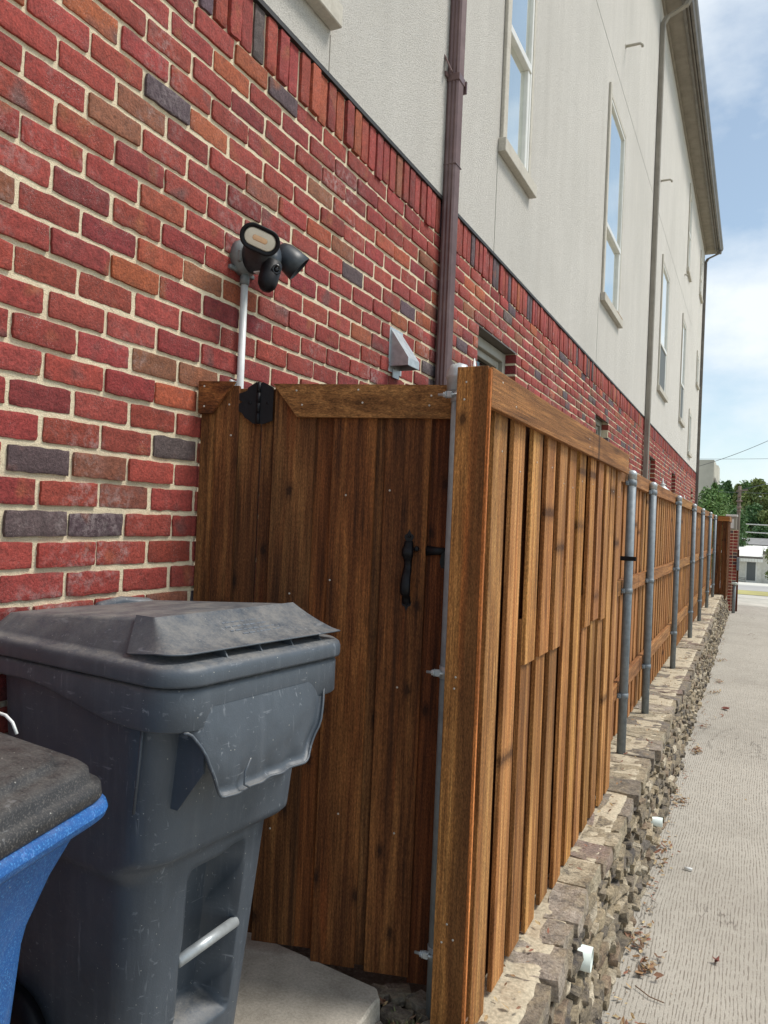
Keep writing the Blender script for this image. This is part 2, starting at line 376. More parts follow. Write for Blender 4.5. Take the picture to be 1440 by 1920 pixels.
GLOSS = m_plain('camera_glass', (.008, .008, .01), .06, 0, 30, .1)
BROWNP = m_plain('brown_aluminium', (.150, .092, .088), .38, .2, 12, .16, .1, stain=((.30, .22, .21), 5, .35))
TANP = m_plain('tan_aluminium', (.40, .365, .30), .45, 0, 6, .12, .05, stain=((.22, .19, .15), 4, .5))
TRIM = m_plain('window_trim', (.50, .465, .395), .85, 0, 60, .1, .4, stain=((.34, .30, .24), 6, .5))
SASH = m_plain('vinyl_sash', (.72, .71, .66), .4, 0, 10, .07)
SASHT = m_plain('tan_sash', (.33, .31, .255), .5, 0, 10, .12)
RUST = m_plain('rust_stain', (.48, .25, .08), .9, 0, 40, .4, .2)
GUTTER = m_plain('dark_gutter', (.135, .118, .10), .5, .1, 5, .25, .1, stain=((.26, .23, .19), 3, .5))
SOFFIT = m_plain('soffit_board', (.27, .235, .19), .85, 0, 5, .18, .2)
ROOF = m_plain('roof_shingle', (.10, .09, .085), .95, 0, 30, .3, .5)
FLASH = m_plain('dark_flashing', (.02, .018, .017), .6, 0, 20, .3)
GLASS = m_glass('window_glass'); GLASSD = m_glass('dark_glass', (.07, .085, .085))
SCREEN = m_plain('insect_screen', (.11, .12, .12), .7, 0, 300, .3)
WHITEP = m_plain('white_pvc', (.72, .78, .72), .4, 0, 14, .10, .05)
WHITEC = m_plain('white_conduit', (.74, .75, .73), .4, 0, 14, .10, .05)
BINM = m_bin('grey_bin_plastic', (.066, .080, .098), None, .62); LIDK = m_bin('black_lid_plastic', (.016, .016, .018), (.12, .11, .10), .20, .5)
BLUEM = m_bin('blue_bin_plastic', (.006, .082, .29), (.07, .27, .58), .2, .35)
LEAFD = m_attr('dry_leaf'); LITTER = m_attr('litter')

# ================================================================== GROUND
def ground_z(y):
    if y < 27: return -.45
    if y < 150: return -.45-.0505*(y-27)
    return -6.66+max(0, min(y, 300)-185)*.045
mb = MB(); ys = [-30]+[-10, 0, 10, 20, 27, 40, 60, 80, 100, 120, 150, 185, 230, 300, 400, 700, 1200]
xs = [-700, -200, -60, -20, -6, 6, 30, 120, 700]
vs = [(x, y, ground_z(y)-.012) for y in ys for x in xs]; nx = len(xs)
mb.add(vs, [(j*nx+i, j*nx+i+1, (j+1)*nx+i+1, (j+1)*nx+i) for j in range(len(ys)-1) for i in range(nx-1)])
LAND = m_plain('dry_ground', (.34, .32, .26), .95, 0, .3, .25)
tag(mb.build('ground', LAND), kind='structure')
def strip(name, x0, x1, y0, y1, dz, m, n=8):
    b = MB(); vs = []
    for j in range(n+1):
        y = y0+(y1-y0)*j/n; vs += [(x0, y, ground_z(y)+dz), (x1, y, ground_z(y)+dz)]
    b.add(vs, [(2*j, 2*j+1, 2*j+3, 2*j+2) for j in range(n)])
    return tag(b.build(name, m), kind='structure')
strip('alley', -.70, 6.5, -6, 24.0, 0, ALLEY, 2)
strip('cross_slab', -4, 6.5, 24.05, 31.5, 0, m_plain('apron_concrete', (.50, .475, .41), .95, 0, 2.0, .16, .4, stain=((.33, .31, .27), 1.3, .6)), 6)
strip('verge', -30, 40, 31.7, 42, .01, m_plain('dry_grass', (.40, .36, .13), 1, 0, .9, .28, .6), 4)
strip('road', -60, 60, 42.2, 72, .012, m_plain('street_asphalt', (.40, .385, .36), .95, 0, 1.2, .12), 8)
strip('far_pavement', -60, 60, 72.3, 114, .014, m_plain('pale_pavement', (.62, .60, .53), .95, 0, .8, .1), 8)
# soil beneath the fence and gate, between wall and retaining ledge
mb = MB(); nxx, nyy = 12, 170
vs = []
for j in range(nyy+1):
    for i in range(nxx+1):
        y = -2+23.6*j/nyy; x = -1.72+(1.10 if y < 2.12 else .85)*i/nxx
        vs.append((x, y, .055+.025*nz(x, y, 0, 5)+.02*nz(x, y, 3, 16)))
mb.add(vs, [(j*(nxx+1)+i, j*(nxx+1)+i+1, (j+1)*(nxx+1)+i+1, (j+1)*(nxx+1)+i) for j in range(nyy) for i in range(nxx)], smooth=True)
tag(mb.build('soil_bed', SOIL), kind='structure')
# concrete slab that carries the bins
mb = MB()
edge = [(-.932, -2.0), (-.930, 1.0), (-.934, 1.9), (-.938, 2.06), (-.965, 2.10), (-1.15, 2.125), (-1.46, 2.165), (-1.655, 2.185), (-1.655, -2.0)]
dense = []
for i in range(len(edge)):
    a = Vector(edge[i]); b = Vector(edge[(i+1) % len(edge)]); k = max(1, int((b-a).length/.03)) if i < 7 else 1
    for t in range(k): dense.append(a.lerp(b, t/k))
lo, hi, hi2 = [], [], []
for p in dense:
    w = .004*nz(p.x, p.y, 1, 22)+.002*nz(p.x, p.y, 5, 70)
    lo.append((p.x+w+.006, p.y+w, .0)); hi.append((p.x+w, p.y+w, .143)); hi2.append((p.x+w-.006, p.y-.006, .15))
mb.loft([lo, hi, hi2], smooth=False, cap0=False)
tag(mb.build('slab_pavement', SLAB), kind='structure')

# ================================================================== HOUSE
WX = -1.65; Y0, YE = -1.6, 25.5
house = empty('townhouse', (WX, 12, 0), 'long townhouse with red brick base, pale stucco above and windows under dark eaves', 'house')
RH, RL = .081, .203; ZT = 3.16
HB = [(4.72, 5.60, 1.95, 2.835), (8.85, 9.68, 1.95, 2.87), (13.85, 14.7, 1.95, 2.84), (17.85, 18.75, 1.95, 2.85), (23.6, 24.4, 1.95, 2.83)]
def bcol():
    t = random.random()
    if t < .62: c = (.285, .045, .033)
    elif t < .76: c = (.225, .032, .027)
    elif t < .84: c = (.34, .080, .034)
    elif t < .91: c = (.24, .080, .042)
    else: c = (.095, .062, .068)
    k = rnd(.85, 1.15); return (c[0]*k*rnd(.95, 1.05), c[1]*k*rnd(.9, 1.15), c[2]*k*rnd(.9, 1.15))
def brick(mb, y0, y1, z0, z1, lod, x=WX, depth=.014, proud=0):
    cy, cz = (y0+y1)/2, (z0+z1)/2; hy, hz = (y1-y0)/2, (z1-z0)/2
    xf = x+rnd(-.003, .0055)+proud; c = bcol(); go = Vector((rnd(0, 90), rnd(0, 90), rnd(0, 90)))
    nu, nv = (11, 6) if lod == 0 else (5, 3) if lod == 1 else (1, 1)
    e = .0022; r = .0055 if lod < 2 else 0
    us = [-hy]+([-hy+e+(2*hy-2*e)*i/(nu-1) for i in range(nu)] if nu > 1 else [-hy+e, hy-e])+[hy]
    vs_ = [-hz]+([-hz+e+(2*hz-2*e)*i/(nv-1) for i in range(nv)] if nv > 1 else [-hz+e, hz-e])+[hz]
    NU, NV = len(us), len(vs_); vs = []; sk = rnd(-.012, .012); tilt = rnd(-.02, .02)
    sc = rnd(0, 50)
    for j, v in enumerate(vs_):
        for i, u in enumerate(us):
            uu_, vv_ = u, v
            if r:
                ex, ey = abs(u)-(hy-r), abs(v)-(hz-r)
                if ex > 0 and ey > 0:
                    L = math.hypot(ex, ey)
                    if L > r: uu_ = math.copysign(hy-r+ex/L*r, u); vv_ = math.copysign(hz-r+ey/L*r, v)
                w = .0034 if lod == 0 else .0018
                uu_ += w*nz(u+sc, v, 1, 45)+.0012*nz(u+sc, v, 7, 130); vv_ += w*nz(u, v+sc, 4, 30)+.0014*nz(u, v+sc, 9, 120)
            bd = i in (0, NU-1) or j in (0, NV-1)
            dx = -.0010 if bd else (.0012*nz(u, v+sc, 2, 28)+.0006*nz(u+sc, v, 2, 95))
            vs.append((xf+dx+tilt*u*.3, cy+uu_, cz+vv_+sk*u))
    fs = [(j*NU+i, j*NU+i+1, (j+1)*NU+i+1, (j+1)*NU+i) for j in range(NV-1) for i in range(NU-1)]
    ring = [i for i in range(NU)]+[j*NU+NU-1 for j in range(1, NV)]+[(NV-1)*NU+i for i in range(NU-2, -1, -1)]+[j*NU for j in range(NV-2, 0, -1)]
    b0 = len(vs); n = len(ring)
    for k in ring: p = vs[k]; vs.append((x-depth, p[1], p[2]))
    sd_ = [(ring[(k+1) % n], ring[k], b0+k, b0+(k+1) % n) for k in range(n)]
    gg = [Vector(p)+go for p in vs]; mb.add(vs, fs, 0, c, gg, lod < 2); mb.add(vs, sd_, 0, c, gg, False)
bw = MB(); j = 0
while True:
    z1 = ZT-j*RH-.007; z0 = z1-(RH-.0152)
    if z1 < -.05: break
    off = (j % 2)*RL/2+rnd(-.012, .012); y = Y0+off-RL; y = Y0-RL+(j % 2)*RL/2+.04
    while y < YE:
        a, b = y+.0072+rnd(-.003, .003), y+RL-.0072+rnd(-.003, .003)
        segs = [(max(a, Y0), min(b, YE), .014)]
        for (h0, h1, hz0, hz1) in HB:
            if (z0+z1)/2 < hz1 and (z0+z1)/2 > hz0:
                ns = []
                for (p, q, dd) in segs:
                    if q <= h0-.02 or p >= h1+.02: ns.append((p, q, dd)); continue
                    if p < h0: ns.append((p, h0, .10))
                    if q > h1: ns.append((h1, q, .10))
                segs = ns
        for (p, q, dd) in segs:
            if q-p < .025: continue
            hid = z1 < 1.0
            if hid and y > 2.4: lod = 2
            else: lod = 0 if y < 3.6 else 1 if y < 9 else 2
            brick(bw, p, q, z0, z1+rnd(-.001, .001), lod, depth=dd)
        y += RL
    j += 1
bw.build('brick_wall', BRICK, house)
sc_ = MB(); y = Y0
while y < YE:
    L = .0665; lod = 0 if y < 5 else 1 if y < 12 else 2
    pr = random.choice([0, 0, 0, .001, .005, .002]); lo_ = random.choice([0, 0, 0, 0, -.008, -.012])
    brick(sc_, y+.006, y+L-.001, ZT+.004+lo_, 3.352, lod, proud=.004+pr)
    y += L+random.choice([.003, .005, .009, .011])
sc_.build('soldier_course', BRICK, house)
def holed(mb, x, y0, y1, z0, z1, holes, mat=0):
    yy = sorted(set([y0, y1]+[h[0] for h in holes]+[h[1] for h in holes])); zz = sorted(set([z0, z1]+[h[2] for h in holes]+[h[3] for h in holes]))
    for a, b in zip(yy, yy[1:]):
        for c, d in zip(zz, zz[1:]):
            my, mz = (a+b)/2, (c+d)/2
            if any(h[0] < my < h[1] and h[2] < mz < h[3] for h in holes): continue
            mb.add([(x, a, c), (x, b, c), (x, b, d), (x, a, d)], [(0, 1, 2, 3)], mat)
def reveals(mb, x0, x1, holes, mat=0):
    for (a, b, c, d) in holes:
        for q in ([(x0, a, c), (x0, a, d), (x1, a, d), (x1, a, c)], [(x0, b, c), (x1, b, c), (x1, b, d), (x0, b, d)],
                  [(x0, a, d), (x0, b, d), (x1, b, d), (x1, a, d)], [(x0, a, c), (x1, a, c), (x1, b, c), (x0, b, c)]):
            mb.add(q, [(0, 1, 2, 3)], mat)
mo = MB(); holed(mo, WX-.0050, Y0, YE-.01, -.1, 3.36, HB)
reveals(mo, WX-.0050, WX-.16, [(a-.004, b+.004, c, d+.003) for a, b, c, d in HB])
mo.build('mortar', MORTAR, house)
# stucco
SX = WX+.012; ST = 10.24
HW = [(1.55, 2.62, 3.66, 6.3), (5.04, 5.66, 4.17, 6.45), (8.86, 9.98, 4.22, 6.50), (14.5, 15.75, 4.17, 6.42), (18.85, 19.9, 4.2, 6.5),
      (19.45, 20.2, 7.85, 9.75), (21.7, 22.55, 3.7, 4.72), (23.75, 24.55, 8.5, 9.6), (23.75, 24.5, 5.9, 6.7)]
su = MB(); holed(su, SX, Y0-.3, YE, 3.375, ST, HW); reveals(su, SX, SX-.09, HW)
su.add([(SX, YE, -.4), (SX-8, YE, -.4), (SX-8, YE, ST), (SX, YE, ST)], [(0, 1, 2, 3)])
su.add([(SX-.02, YE-.001, -.4), (SX-8, YE-.001, -.4), (SX-8, YE-.001, ST), (SX-.02, YE-.001, ST)], [(3, 2, 1, 0)])
su.build('stucco_wall', STUCCO, house)
fl = MB(); fl.box(WX-.01, SX+.004, Y0, YE, 3.355, 3.3745); fl.build('flashing', FLASH, house)
# shallow control joints in the stucco, drawn as thin dark strips
JM = m_plain('dark_joint', (.24, .22, .19), .95)
def vjoint(y, z0, z1): jt = MB(); jt.box(SX-.001, SX+.0015, y-.0025, y+.0025, z0, z1); jt.build('control_joint', JM, house)
def hjoint(z, y0, y1): jt = MB(); jt.box(SX-.001, SX+.0015, y0, y1, z-.003, z+.003); jt.build('control_joint', JM, house)
vjoint(2.70, 3.376, 3.53); vjoint(4.93, 3.376, 4.08); vjoint(8.66, 3.376, 4.12); hjoint(6.96, 6.2, 12.8); hjoint(6.96, 13.3, 21.5)
# windows in the stucco
def add_window(h, rail=.36, dark_low=False, rust=False, tw=.085):
    a, b, c, d = h
    w = MB()
    pr = .026
    w.box(SX+.0005, SX+pr, a-tw, a, c-.02, d+tw, .004)                # near band
    w.box(SX+.0005, SX+pr*.35, b, b+tw*.6, c-.02, d+tw*.6, .003)
    w.box(SX+.0005, SX+pr*.35, a+.002, b-.002, d+.001, d+tw*.6, .003)
    w.box(SX+.0005, SX+pr+.03, a-tw-.03, b+tw*.6+.03, c-.115, c-.022, .004, along=1)
    if rust: w.box(SX+.01, SX+pr+.0325, b-.42, b+.02, c-.0225, c-.0195, 0, 1)
    win = w.build('window', [TRIM, RUST], house)
    xp = SX-.030; s = MB(); fw = .036
    s.box(xp-.01, xp+.035, a+.001, a+fw, c+.001, d-.001, .004); s.box(xp-.01, xp+.035, b-fw, b-.001, c+.001, d-.001, .004)
    s.box(xp-.009, xp+.034, a+fw, b-fw, c+.001, c+fw, .004); s.box(xp-.009, xp+.034, a+fw, b-fw, d-fw, d-.001, .004)
    zr = c+(d-c)*rail
    if dark_low is not None:
        s.box(xp-.008, xp+.040, a+fw*.6, b-fw*.6, zr-.028, zr+.028, .004)
        s.box(xp-.008, xp+.030, b-fw-.05, b-fw, c+fw, zr-.028, .004); s.box(xp-.008, xp+.030, a+fw, a+fw+.03, c+fw, zr-.028, .004)
    s.build('sash', SASH, win)
    p = MB(); p.add([(xp+.01, a+fw*.5, zr), (xp+.01, b-fw*.5, zr), (xp+.01, b-fw*.5, d-.01), (xp+.01, a+fw*.5, d-.01)], [(0, 1, 2, 3)])
    if not dark_low: p.add([(xp, a+fw*.5, c+.01), (xp, b-fw*.5, c+.01), (xp, b-fw*.5, zr), (xp, a+fw*.5, zr)], [(0, 1, 2, 3)])
    p.build('pane', GLASS, win)
    if dark_low:
        q = MB(); q.box(xp+.012, xp+.020, a+fw, b-fw, c+fw*.6, zr-.02); q.build('insect_screen', SCREEN, win)
for i, h in enumerate(HW):
    add_window(h, .36 if i in (1, 2, 3, 4) else .48, dark_low=(i in (3, 4)) if i not in (6, 8) else None, rust=(i == 2))
# windows in the brick, set deep
for (a, b, c, d) in HB:
    w = MB(); x0 = WX-.155
    w.box(x0, x0+.075, a+.006, a+.07, c, d-.006, .004); w.box(x0, x0+.075, b-.07, b-.006, c, d-.006, .004)
    w.box(x0, x0+.074, a+.07, b-.07, d-.075, d-.006, .004); w.box(x0, x0+.074, a+.07, b-.07, c, c+.06, .004)
    w.box(x0-.01, x0+.045, a+.07, a+.12, c+.06, d-.075, .004); w.box(x0-.01, x0+.045, b-.12, b-.07, c+.06, d-.075, .004)
    w.box(x0-.01, x0+.044, a+.12, b-.12, d-.125, d-.075, .004)
    win = w.build('window', SASHT, house); win['label'] = 'tan framed window set deep in the brick'
    p = MB(); p.add([(x0+.01, a+.07, c), (x0+.01, b-.07, c), (x0+.01, b-.07, d-.05), (x0+.01, a+.07, d-.05)], [(0, 1, 2, 3)])
    p.build('pane', GLASSD, win)
    l = MB(); l.box(WX-.12, WX-.004, a-.05, b+.05, d-.002, d+.008); l.build('lintel', GUTTER, win)
# eaves: soffit, frieze, fascia, gutter, roof
sf = MB(); sf.box(WX-.1, WX+.37, Y0, YE+.30, ST, ST+.02); sf.box(WX+.013, WX+.05, Y0, YE, ST-.09, ST-.001, .004, along=1)
sf.build('soffit', SOFFIT, house)
fa = MB(); fa.box(WX+.30, WX+.345, Y0, YE+.31, ST-.05, ST-.001, 0); fa.box(WX+.371, WX+.395, Y0, YE+.31, ST-.03, ST+.17, 0)
fa.build('fascia', GUTTER, house)
gp = [(.396, ST+.155), (.396, ST-.0), (.415, ST-.025), (.455, ST-.025), (.47, ST+.01), (.47, ST+.05), (.50, ST+.085), (.515, ST+.13), (.515, ST+.16), (.507, ST+.16), (.507, ST+.13), (.49, ST+.09), (.46, ST+.05), (.405, ST+.0), (.405, ST+.155)]
gt = MB(); gt.loft([[(WX+x, yy, z) for x, z in gp] for yy in (Y0, YE+.31)], smooth=False); gt.build('gutter', GUTTER, house)
rf = MB(); rf.prism([(WX+.42, Y0, ST+.17), (WX-4.2, Y0, ST+2.6), (WX-8.7, Y0, ST+.17), (WX-8.7, Y0, ST+.12), (WX+.42, Y0, ST+.145)], (0, 1, 0), YE+.32-Y0); rf.build('roof', ROOF, house)
# downspouts
def downspout(y, ztop, zbot, m, w=.075, dpt=.062, elbow=False, straps=(), x=None, xoff=.004, lbl=None):
    mb = MB(); x0 = (x or SX)+xoff
    def ring(cx, cy, z, sw=1.0):
        pts = []
        n = 8
        for i in range(n+1): pts.append((cx+dpt+(.004 if i % 2 else 0), cy-w/2+.006+(w-.012)*i/n, z))     # ribbed front
        for i in range(1, 6): pts.append((cx+dpt-dpt*i/6, cy+w/2+(.003 if i % 2 else 0), z))
        pts += [(cx, cy+w/2, z), (cx, cy-w/2, z)]
        for i in range(1, 6): pts.append((cx+dpt*i/6, cy-w/2-(.003 if i % 2 else 0), z))
        return pts
    R_ = [ring(x0, y, zbot), ring(x0, y, ztop)]
    if elbow: R_ += [ring(x0+.06, y, ztop+.10), ring(x0+.34, y, ztop+.22), ring(x0+.40, y, ztop+.33)]
    mb.loft(R_, smooth=False, cap0=True, cap1=True)
    for z in straps:                                   # joints between lengths
        mb.loft([ring(x0-.001, y, z), ring(x0-.001, y, z+.001)], smooth=False) if False else None
        mb.box(x0-.003, x0+dpt+.0065, y-w/2-.0045, y+w/2+.0045, z, z+.004)
    d_ = mb.build('downspout', m, house)
    if lbl: d_['label'] = lbl
    return d_, x0
d1, x0 = downspout(4.02, 10.1, -.02, BROWNP, .082, .066, straps=(3.55, 5.6), lbl='brown ribbed downspout')
st = MB(); st.box(x0-.004, x0+.073, 4.02-.048, 4.02+.048, 4.02, 4.06, .002); st.box(SX+.001, SX+.012, 4.02-.085, 4.02-.046, 4.035, 4.06, .001)
st.frame_box((SX+.022, 4.02-.085, 4.095), (Vector((.9, -.1, .42)).normalized(), Vector((0, 1, 0)), Vector((-.42, 0, .9)).normalized()), (.004, .012, .055), .001)
st.frame_box((x0+.06, 4.02+.055, 4.02), (Vector((1, 0, 0)), Vector((0, 1, 0)), Vector((0, 0, 1))), (.02, .006, .035), .001); st.build('strap', BROWNP, d1)
d2, x0 = downspout(12.95, 9.75, -.02, m_plain('taupe_aluminium', (.27, .24, .195), .45, 0, 6, .12, .05, stain=((.17, .145, .115), 4, .5)), .085, .075, elbow=True, straps=(6.9,), lbl='taupe downspout with a top elbow')
d3, x0 = downspout(YE-.18, 9.85, -.02, GUTTER, .085, .075, elbow=True, lbl='dark downspout at the far corner')
# small stub pipes poking out of the stucco
def stub(y, z, L=.16, yd=.0, m=TANP):
    mb = MB(); mb.tube([(SX-.02, y, z), (SX+L, y+.02, z+.012), (SX+L+.025, y+.03, z-.002), (SX+L+.03, y+.032, z-.03)], .017, 10, cap=True)
    mb.lathe((SX, y, z), (1, 0, 0), [(0, .03), (.006, .028), (.008, .018)], 12)
    mb.build('drain_stub', m, house)
stub(9.75, 7.55, .17); stub(13.78, 7.55, .15); stub(18.9, 7.5, .03)

# ------------------------------------------------------------------ things on the brick wall
# white conduit below the floodlight
mb = MB(); mb.tube([(WX+.020, 2.185, 1.5), (WX+.020, 2.185, 2.35)], .0125, 14)
tag(mb.build('conduit_pipe', WHITEC, origin=(WX+.02, 2.185, 1.5)), 'thin white conduit pipe rising up the brick to the floodlight camera', 'pipe')
fo = bpy.data.objects['conduit_pipe']
mb = MB(); mb.lathe((WX+.020, 2.185, 2.345), (0, 0, 1), [(0, .0165), (.03, .0165), (.032, .013), (.05, .013)], 14); mb.build('connector', GREYPL, fo)
mb = MB(); mb.box(WX-.002, WX+.008, 2.15, 2.205, 1.985, 2.01, .003); mb.tube([(WX+.006, 2.168, 2.0), (WX+.012, 2.168, 2.0)], .004, 8); mb.build('clip', WHITEC, fo)

fl_ = empty('security_floodlight', (WX, 2.19, 2.44), 'dark twin lamp security floodlight with camera mounted on the red brick wall', 'floodlight')
mb = MB(); mb.lathe((WX-.003, 2.185, 2.44), (1, 0, 0), [(0, .062), (.030, .062), (.034, .058), (.05, .056)], 28)
mb.box(WX-.002, WX+.012, 2.115, 2.255, 2.385, 2.40, .003); mb.build('mounting_box', GREYPL, fl_)
for dy, dz in ((-.045, .0), (.045, -.01)):
    bx = MB(); bx.box(WX+.025, WX+.042, 2.185+dy-.014, 2.185+dy+.014, 2.44+dz-.03, 2.44+dz+.012, .004); bx.build('cover_lug', GREYPL, fl_)
mb = MB(); mb.lathe((WX+.045, 2.185, 2.44), (1, -.05, -.06), [(0, .056), (.03, .059), (.07, .056), (.095, .046), (.108, .028), (.111, .0)], 28)
mb.build('body', DARKPL, fl_)
# oval lamp: tapering shell with a black bezel and cream lens, tilted to the alley
def oval(c, nrm, side, a, b, n=40):
    nrm = Vector(nrm).normalized(); s_ = Vector(side); s_ = (s_-nrm*s_.dot(nrm)).normalized(); t_ = nrm.cross(s_); c = Vector(c); out = []
    L = a-b
    for k in range(n):
        an = 2*math.pi*k/n; ca, sa = math.cos(an), math.sin(an)
        out.append(c+s_*(math.copysign(L, ca)*min(1, abs(ca)*6)+b*ca)+t_*b*sa)
    return out
n1 = Vector((.62, -.70, -.34)).normalized(); sd1 = Vector((.30, .70, -.10)); lc = Vector((-1.505, 2.09, 2.458))
head = MB(); head.loft([oval(lc-n1*.075, n1, sd1, .028, .020), oval(lc-n1*.055, n1, sd1, .046, .030), oval(lc-n1*.012, n1, sd1, .067, .042), oval(lc, n1, sd1, .068, .043)])
h1 = head.build('lamp_head', DARKPL, fl_)
bz = MB(); bz.loft([oval(lc+n1*.0005, n1, sd1, .0682, .0432), oval(lc+n1*.008, n1, sd1, .068, .043), oval(lc+n1*.010, n1, sd1, .065, .040), oval(lc+n1*.008, n1, sd1, .056, .031), oval(lc+n1*.002, n1, sd1, .054, .029)], cap0=False)
bz.build('bezel', BLACK, h1)
le = MB(); le.loft([oval(lc+n1*.0035, n1, sd1, .0545, .0295), oval(lc+n1*.005, n1, sd1, .050, .025)]); le.build('lens', LENS, h1)
ld = MB(); ld.loft([oval(lc+n1*.0052, n1, sd1, .026, .009), oval(lc+n1*.0062, n1, sd1, .024, .007)]); ld.build('led_strip', LEDM, h1)
# second head: hooded cup pointing away down the alley
cdir = Vector((.50, .40, -.52)).normalized(); cb = Vector((-1.568, 2.285, 2.503))
cup = MB(); pr = [(0, .013), (.006, .028), (.026, .039), (.060, .044), (.106, .048), (.107, .045), (.060, .037)]
cup.lathe(cb, cdir, pr, 28, sx=1.22, ref=(1, 0, 0)); h2 = cup.build('lamp_head', DARKPL, fl_)
le = MB(); le.lathe(cb, cdir, [(.056, .034), (.060, .028)], 24, sx=1.2, ref=(1, 0, 0)); le.build('lens', LENS, h2)
ar = MB(); ar.tube([(-1.575, 2.20, 2.465), (-1.56, 2.245, 2.48), (-1.560, 2.29, 2.500)], [.014, .011, .014], 12); ar.lathe((-1.562, 2.238, 2.482), (.2, .8, .4), [(-.006, .015), (.006, .015)], 14)
ar.tube([(-1.58, 2.155, 2.45), (-1.55, 2.12, 2.455)], .017, 12); ar.build('swivel_arm', DARKPL, fl_)
# camera capsule hanging below
cm = MB(); top = Vector((-1.512, 2.180, 2.408)); ax = Vector((.0, -.36, -1.0)).normalized()
cm.lathe(top, ax, [(0, .0), (.0005, .028), (.004, .031), (.07, .031), (.09, .028), (.106, .018), (.112, .0)], 28, sx=1.12, ref=(1, -.6, 0)); co = cm.build('camera', BLACK, fl_)
ls = MB(); lcn = top+ax*.036+Vector((.60, -.78, .1)).normalized()*.027+Vector((.015, .012, 0)); nn = Vector((.78, -.52, -.12))
ls.lathe(lcn, nn, [(0, .017), (.004, .0165), (.0045, .013), (.002, .011)], 24); ls.lathe(lcn, nn, [(.003, .008), (.0045, .004)], 18); ls.build('camera_lens', GLOSS, co)
lt = MB(); lt.lathe(top+ax*-.0015, ax, [(0, .024), (.001, .029)], 26, sx=1.12, ref=(1, -.6, 0)); lt.build('top_cover', GREYPL, co)
bl = MB(); bl.tube([(-1.58, 2.16, 2.43), (-1.555, 2.165, 2.41), (-1.53, 2.166, 2.398)], [.018, .022, .016], 14); bl.build('ball_joint', DARKPL, fl_)
ws = MB(); ws.box(WX+.07, WX+.095, 2.165, 2.195, 2.378, 2.384, .001); ws.build('label_plate', WHITEC, fl_)

# dryer vent hood
vh = empty('vent_hood', (WX, 3.47, 2.29), 'small galvanized vent hood on the brick wall left of the brown downspout', 'vent hood')
x0 = WX+.001; y0, y1 = 3.41, 3.54; zt, zb = 2.49, 2.30
mb = MB(); mb.box(x0, x0+.004, y0-.012, y1+.012, zb-.02, zt+.012, .001)
mb.box(x0+.004, x0+.012, y0+.03, y1-.03, zb-.045, zb-.002, .001)
mb.build('back_plate', ZINCB, vh)
mb = MB(); P = [(x0+.004, y0, zt), (x0+.004, y1, zt), (x0+.105, y1+.004, zb+.045), (x0+.105, y0-.004, zb+.045), (x0+.105, y1+.004, zb+.008), (x0+.105, y0-.004, zb+.008), (x0+.004, y0, zb+.008), (x0+.004, y1, zb+.008)]
F = [(0, 3, 2, 1), (3, 5, 4, 2), (0, 6, 5, 3), (1, 2, 4, 7)]
mb.add(P, F); Q = [(p[0]-.002, p[1]+(.002 if p[1] < 3.47 else -.002), p[2]-.002) for p in P]; mb.add(Q, [tuple(reversed(q)) for q in F]); mb.build('hood', ZINCB, vh)
mb = MB(); mb.frame_box((x0+.05, (y0+y1)/2, zb+.040), (Vector((.9, 0, -.35)).normalized(), Vector((0, 1, 0)), Vector((.35, 0, .9)).normalized()), (.045, .06, .002)); mb.build('flap', FLASH, vh)

# ================================================================== TIMBER
def wcol(k0=.78, k1=1.2, sp=.06):
    k = rnd(k0, k1); return (k, k*rnd(1-sp, 1+sp), k*rnd(1-sp*1.6, 1+sp*1.6))
def goff(): return (rnd(0, 60), rnd(0, 60), rnd(0, 60))
AX = (Vector((1, 0, 0)), Vector((0, 1, 0)), Vector((0, 0, 1)))
def nail(mb, p, n, mat=1, r=.0034):
    mb.lathe(p, n, [(0, r), (.0012, r*.9), (.0018, r*.4)], 8, mat)
fence = empty('board_fence', (-.71, 3.5, 0), 'tall new brown cedar fence of overlapping boards nearest the bins, on a stone ledge', 'fence')
pk = MB(); y = 2.235; n = 12
random.seed(21)
for i in range(n):                                  # inner boards; dark reddish tint paints in the shadowed gaps
    yy = y+.18+i*.2145
    a = rnd(-.003, .003)
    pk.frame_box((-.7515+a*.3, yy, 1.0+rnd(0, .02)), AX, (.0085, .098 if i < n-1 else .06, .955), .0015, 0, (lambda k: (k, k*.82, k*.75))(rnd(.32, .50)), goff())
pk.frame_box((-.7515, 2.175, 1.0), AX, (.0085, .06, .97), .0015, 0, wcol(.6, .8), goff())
for i in range(n):                                  # outer boards, most in two lengths that lap at mid height
    yy = y+.075+i*.2145; w = .0685+rnd(-.003, .001)
    if i not in (2, 3, 4, 7, 8, 9):
        pk.frame_box((-.7270, yy, .97+rnd(-.012, .012)), AX, (.0085, w, .965), .0018, 0, wcol(.95, 1.3), goff())
    else:
        c = wcol(.86, 1.3); zl = 1.06+rnd(-.010, .010)+(-.012 if i < 5 else .012)
        pk.frame_box((-.7325, yy, .62), AX, (.0085, w-.002, .607+rnd(-.012, .012)), .0018, 0, wcol(.8, 1.15), goff())
        pk.frame_box((-.7195, yy+rnd(-.003, .003), (zl+1.93)/2), AX, (.0085, w, (1.93-zl)/2), .0018, 0, c, goff())
    for z in (1.75,): nail(pk, (-.7183 if i not in (2, 3, 4, 7, 8, 9) else -.7108, yy+rnd(-.02, .02), z+rnd(-.03, .03)), (1, 0, 0))
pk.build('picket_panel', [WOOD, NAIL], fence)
random.seed(5)
rl = MB(); rl.frame_box((-.6950, 3.445, 1.941), AX, (.0095, 1.343, .0575), .002, 0, (.98, .95, .9), (7.3, 1.2, 4.4), along=1)
